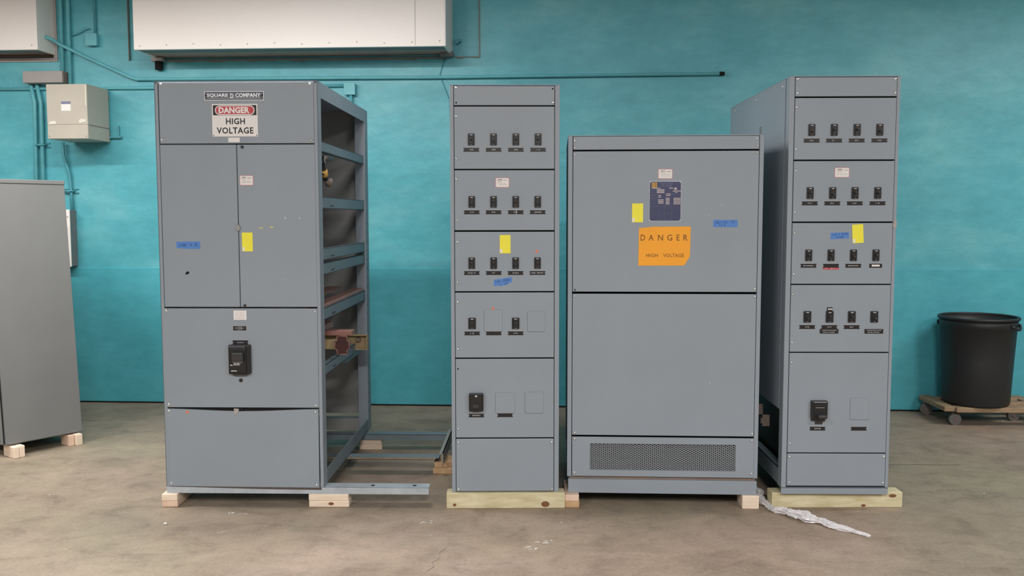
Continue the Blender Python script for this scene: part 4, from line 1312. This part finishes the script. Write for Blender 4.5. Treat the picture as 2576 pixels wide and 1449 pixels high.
def block0(s0, s1, t0, t1, h, m, label):
    """block beside the plain cabinet: s along its side, t outward from its side"""
    o = MB().box(s0, s1, -t1, -t0, 0, h, 0.005, 2).build('wood_block', m, None, (-(s0 + s1) / 2, (t0 + t1) / 2, 0))
    c = near + e1 * ((s0 + s1) / 2) - e2 * ((t0 + t1) / 2)
    o.location = (c.x, c.y, 0)
    o.rotation_euler = (0, 0, az)
    tag(o, label, 'wood block', G0)


block0(0.030, 0.068, -0.10, 0.055, 0.081, 'pine', 'nearer pale block of the front pair under the plain left cabinet')
block0(0.070, 0.108, -0.10, 0.050, 0.0815, 'pine', 'farther pale block of the front pair under the plain left cabinet')
block0(0.430, 0.468, -0.10, 0.020, 0.080, 'pine_pink', 'split reddish block of the rear pair under the plain left cabinet')
block0(0.472, 0.520, -0.10, 0.040, 0.0815, 'pine', 'pale rounded block of the rear pair under the plain left cabinet')

# ------------------------------------------------------------------ bin and dolly
BX, BY = 3.735, 7.29
DZ = 0.155
can = empty('waste_bin', (BX, BY, DZ))
hb = 0.70
rb, rt = 0.248, 0.281
b = MB()
segs = 64
rings = []
prof = [(0.0, 0.012), (rb - 0.03, 0.012), (rb - 0.008, 0.0), (rb, 0.014), (rb + (rt - rb) * 0.5, hb * 0.5), (rt - 0.002, hb * 0.88), (rt + 0.004, hb * 0.885), (rt + 0.006, hb - 0.02)]
inner = [(rt + 0.001, hb - 0.02), (rt - 0.008, hb * 0.88), (rb - 0.008, 0.02), (0.0, 0.02)]
for rr_, z in prof + inner:
    ring = []
    for k in range(segs):
        a = 2 * math.pi * k / segs
        rib = 1.0
        if 0.03 < z < hb * 0.87 and rr_ > 0.2:
            rib = 1.0 + (0.010 if (k % 16) in (4, 5) else 0.0)
        ring.append(b.bm.verts.new((rr_ * rib * math.cos(a), rr_ * rib * math.sin(a), z)))
    rings.append(ring)
for a, c in zip(rings[:-1], rings[1:]):
    for k in range(segs):
        f = b.bm.faces.new([a[k], a[(k + 1) % segs], c[(k + 1) % segs], c[k]])
        f.smooth = True
bmesh.ops.remove_doubles(b.bm, verts=b.bm.verts, dist=1e-5)
b.build('bin_body', 'can', can)
b = MB()
b.lathe([(rt + 0.002, hb - 0.022), (rt + 0.018, hb - 0.020), (rt + 0.020, hb - 0.004), (rt + 0.014, hb), (rt + 0.002, hb), (rt - 0.002, hb - 0.01), (rt + 0.002, hb - 0.022)], 64)
b.build('rim', 'can', can)
for a in (-50, 130):
    t = math.radians(a)
    cxx, cyy = math.cos(t), math.sin(t)
    pts = []
    for k in range(9):
        q = math.radians(-15 + 30 * k / 8)
        rr_ = rt + 0.012 + 0.018 * math.sin(math.pi * k / 8)
        pts.append((rr_ * math.cos(t + q), rr_ * math.sin(t + q), hb - 0.055 - 0.03 * math.sin(math.pi * k / 8)))
    h_ = MB()
    h_.tube(pts, 0.011, 8)
    h_.build('handle', 'can', can)
tag(can, 'black round plastic waste bin standing on a wooden dolly', 'waste bin')

dl = empty('dolly', (BX + 0.06, BY, 0.0), -0.03)
DB = [(-0.385, -0.30, -0.19, 0.30, 0.03), (0.36, 0.45, -0.17, 0.30, 0.03)]
for x0, x1, y0, y1, t_ in DB:
    MB().box(x0, x1, y0, y1, 0.116, 0.154, 0.004, 1).build('board', 'dolly', dl)
MB().box(-0.30, 0.62, -0.215, -0.128, 0.112, 0.152, 0.004, 1).build('board', 'dolly', dl)
MB().box(-0.30, 0.62, 0.16, 0.25, 0.112, 0.152, 0.004, 1).build('board', 'dolly', dl)
MB().box(-0.30, 0.40, -0.03, 0.06, 0.116, 0.154, 0.004, 1).build('board', 'dolly', dl)
for x, y in ((-0.275, -0.135), (-0.345, 0.24), (0.26, 0.02), (0.55, -0.15)):
    cst = MB()
    cst.box(x - 0.03, x + 0.03, y - 0.03, y + 0.03, 0.108, 0.114)
    cst.box(x - 0.024, x - 0.020, y - 0.015, y + 0.02, 0.04, 0.108)
    cst.box(x + 0.020, x + 0.024, y - 0.015, y + 0.02, 0.04, 0.108)
    o = cst.build('caster', 'under', dl)
    wh = MB()
    wh.tube([(x - 0.005, y - 0.018, 0.046), (x - 0.005, y + 0.018, 0.046)], 0.046, 20)
    wh.build('wheel', 'rubber', o)
    wh = MB()
    wh.tube([(x - 0.005, y - 0.021, 0.046), (x - 0.005, y + 0.021, 0.046)], 0.016, 12)
    wh.build('hub', 'under', o)
tag(dl, 'low wooden dolly on casters under the black bin', 'dolly')

# ------------------------------------------------------------------ crumpled plastic film on the floor
path = [(1.415, 5.62, 0.04, 0.020), (1.426, 5.47, 0.06, 0.040), (1.432, 5.34, 0.066, 0.060), (1.434, 5.24, 0.064, 0.052), (1.440, 5.14, 0.050, 0.032), (1.468, 5.035, 0.040, 0.020), (1.500, 4.995, 0.056, 0.030),
        (1.545, 4.955, 0.080, 0.036), (1.60, 4.885, 0.095, 0.036), (1.645, 4.835, 0.076, 0.028), (1.70, 4.775, 0.058, 0.022), (1.76, 4.705, 0.046, 0.018), (1.81, 4.655, 0.036, 0.014), (1.835, 4.628, 0.024, 0.012), (1.848, 4.612, 0.016, 0.010)]
rnd = random.Random(8)
fm = MB()
pts = []
for i in range(len(path) - 1):
    for k in range(7):
        t = k / 7
        pts.append([path[i][j] * (1 - t) + path[i + 1][j] * t for j in range(4)])
pts.append(list(path[-1]))
NC = 18
rings = []
ph = [rnd.uniform(0, 6.28) for _ in range(NC)]
for i, (x, y, wd, ht) in enumerate(pts):
    a = pts[max(0, i - 1)]
    c = pts[min(len(pts) - 1, i + 1)]
    d = Vector((c[0] - a[0], c[1] - a[1], 0)).normalized()
    s_ = Vector((d.y, -d.x, 0))
    ring = []
    for k in range(NC):
        t = 2 * math.pi * k / NC
        # lengthwise folds (per strand) plus random crumpling
        j = 1 + 0.30 * math.sin(ph[k] + i * 0.35) + rnd.uniform(-0.16, 0.16)
        off = 0.10 * wd * math.sin(i * 0.55)
        ring.append(fm.bm.verts.new(Vector((x, y, 0)) + s_ * (off + wd * 0.5 * j * math.cos(t)) + Vector((0, 0, max(0.001, ht * 0.5 * (1 + j * math.sin(t)))))))
    rings.append(ring)
for a, c in zip(rings[:-1], rings[1:]):
    for k in range(NC):
        fm.bm.faces.new([a[k], a[(k + 1) % NC], c[(k + 1) % NC], c[k]])
fm.bm.faces.new(list(reversed(rings[0])))
fm.bm.faces.new(rings[-1])
film = fm.build('plastic_film', 'film', None, (-1.6, -4.9, 0), (1.6, 4.9, 0))
tag(film, 'crumpled strip of clear plastic film trailing across the floor', 'plastic film')
tl = MB()
tl.tube([(1.60, 4.88, 0.01), (1.612, 4.845, 0.006), (1.622, 4.825, 0.004)], [0.008, 0.006, 0.003], 6)
tl.build('loose_end', 'film', film, (-1.6, -4.9, 0))

# ------------------------------------------------------------------ marks and crumbs on the floor
rnd = random.Random(21)


def smear(cx, cy, lx, ly, ang, seed, m='chip'):
    r_ = random.Random(seed)
    for k in range(5):
        ox, oy = r_.uniform(-lx, lx), r_.uniform(-ly, ly)
        a = ang + r_.uniform(-0.3, 0.3)
        l_, w_ = r_.uniform(0.2, 0.5) * lx, r_.uniform(0.15, 0.4) * ly
        b_ = MB()
        v = []
        for t in range(9):
            q = 2 * math.pi * t / 9
            j = r_.uniform(0.6, 1.1)
            px, py = l_ * j * math.cos(q), w_ * j * math.sin(q)
            v.append(b_.bm.verts.new((cx + ox + px * math.cos(a) - py * math.sin(a), cy + oy + px * math.sin(a) + py * math.cos(a), 0.0006)))
        b_.bm.faces.new(v)
        b_.build('paint_smear', m, fl)


smear(-1.56, 5.005, 0.035, 0.02, -0.2, 1)
smear(-1.51, 4.99, 0.03, 0.01, 0.1, 2)
smear(0.155, 4.545, 0.05, 0.02, 0.2, 3)
smear(0.11, 4.46, 0.05, 0.02, 0.3, 4)
smear(-0.46, 4.86, 0.05, 0.02, 0.7, 5)
smear(-1.53, 4.70, 0.02, 0.01, 0.7, 6)
smear(-2.75, 5.35, 0.015, 0.01, 0, 7)
cr = MB()
cr.box(-0.010, 0.010, -0.007, 0.007, 0.0, 0.012, 0.004, 1)
cr = cr.build('concrete_crumb', 'chip', None, loc=(-1.868, 4.816, 0.0))
tag(cr, 'tiny pale concrete crumb lying on the floor in front of the danger-sign cabinet', 'crumb')


def crack(pts, wd):
    b_ = MB()
    L_ = [b_.bm.verts.new((x, y + wd / 2, 0.0005)) for x, y in pts]
    R_ = [b_.bm.verts.new((x, y - wd / 2, 0.0005)) for x, y in pts]
    for i in range(len(pts) - 1):
        b_.bm.faces.new([L_[i], R_[i], R_[i + 1], L_[i + 1]])
    b_.build('floor_crack', 'dark_mottle', fl)


crack([(2.42, 5.99), (2.55, 5.985), (2.70, 5.99), (2.86, 5.98), (2.98, 5.985)], 0.009)
crack([(-0.40, 4.16), (-0.37, 4.22), (-0.385, 4.27), (-0.35, 4.33), (-0.36, 4.40), (-0.33, 4.46)], 0.006)
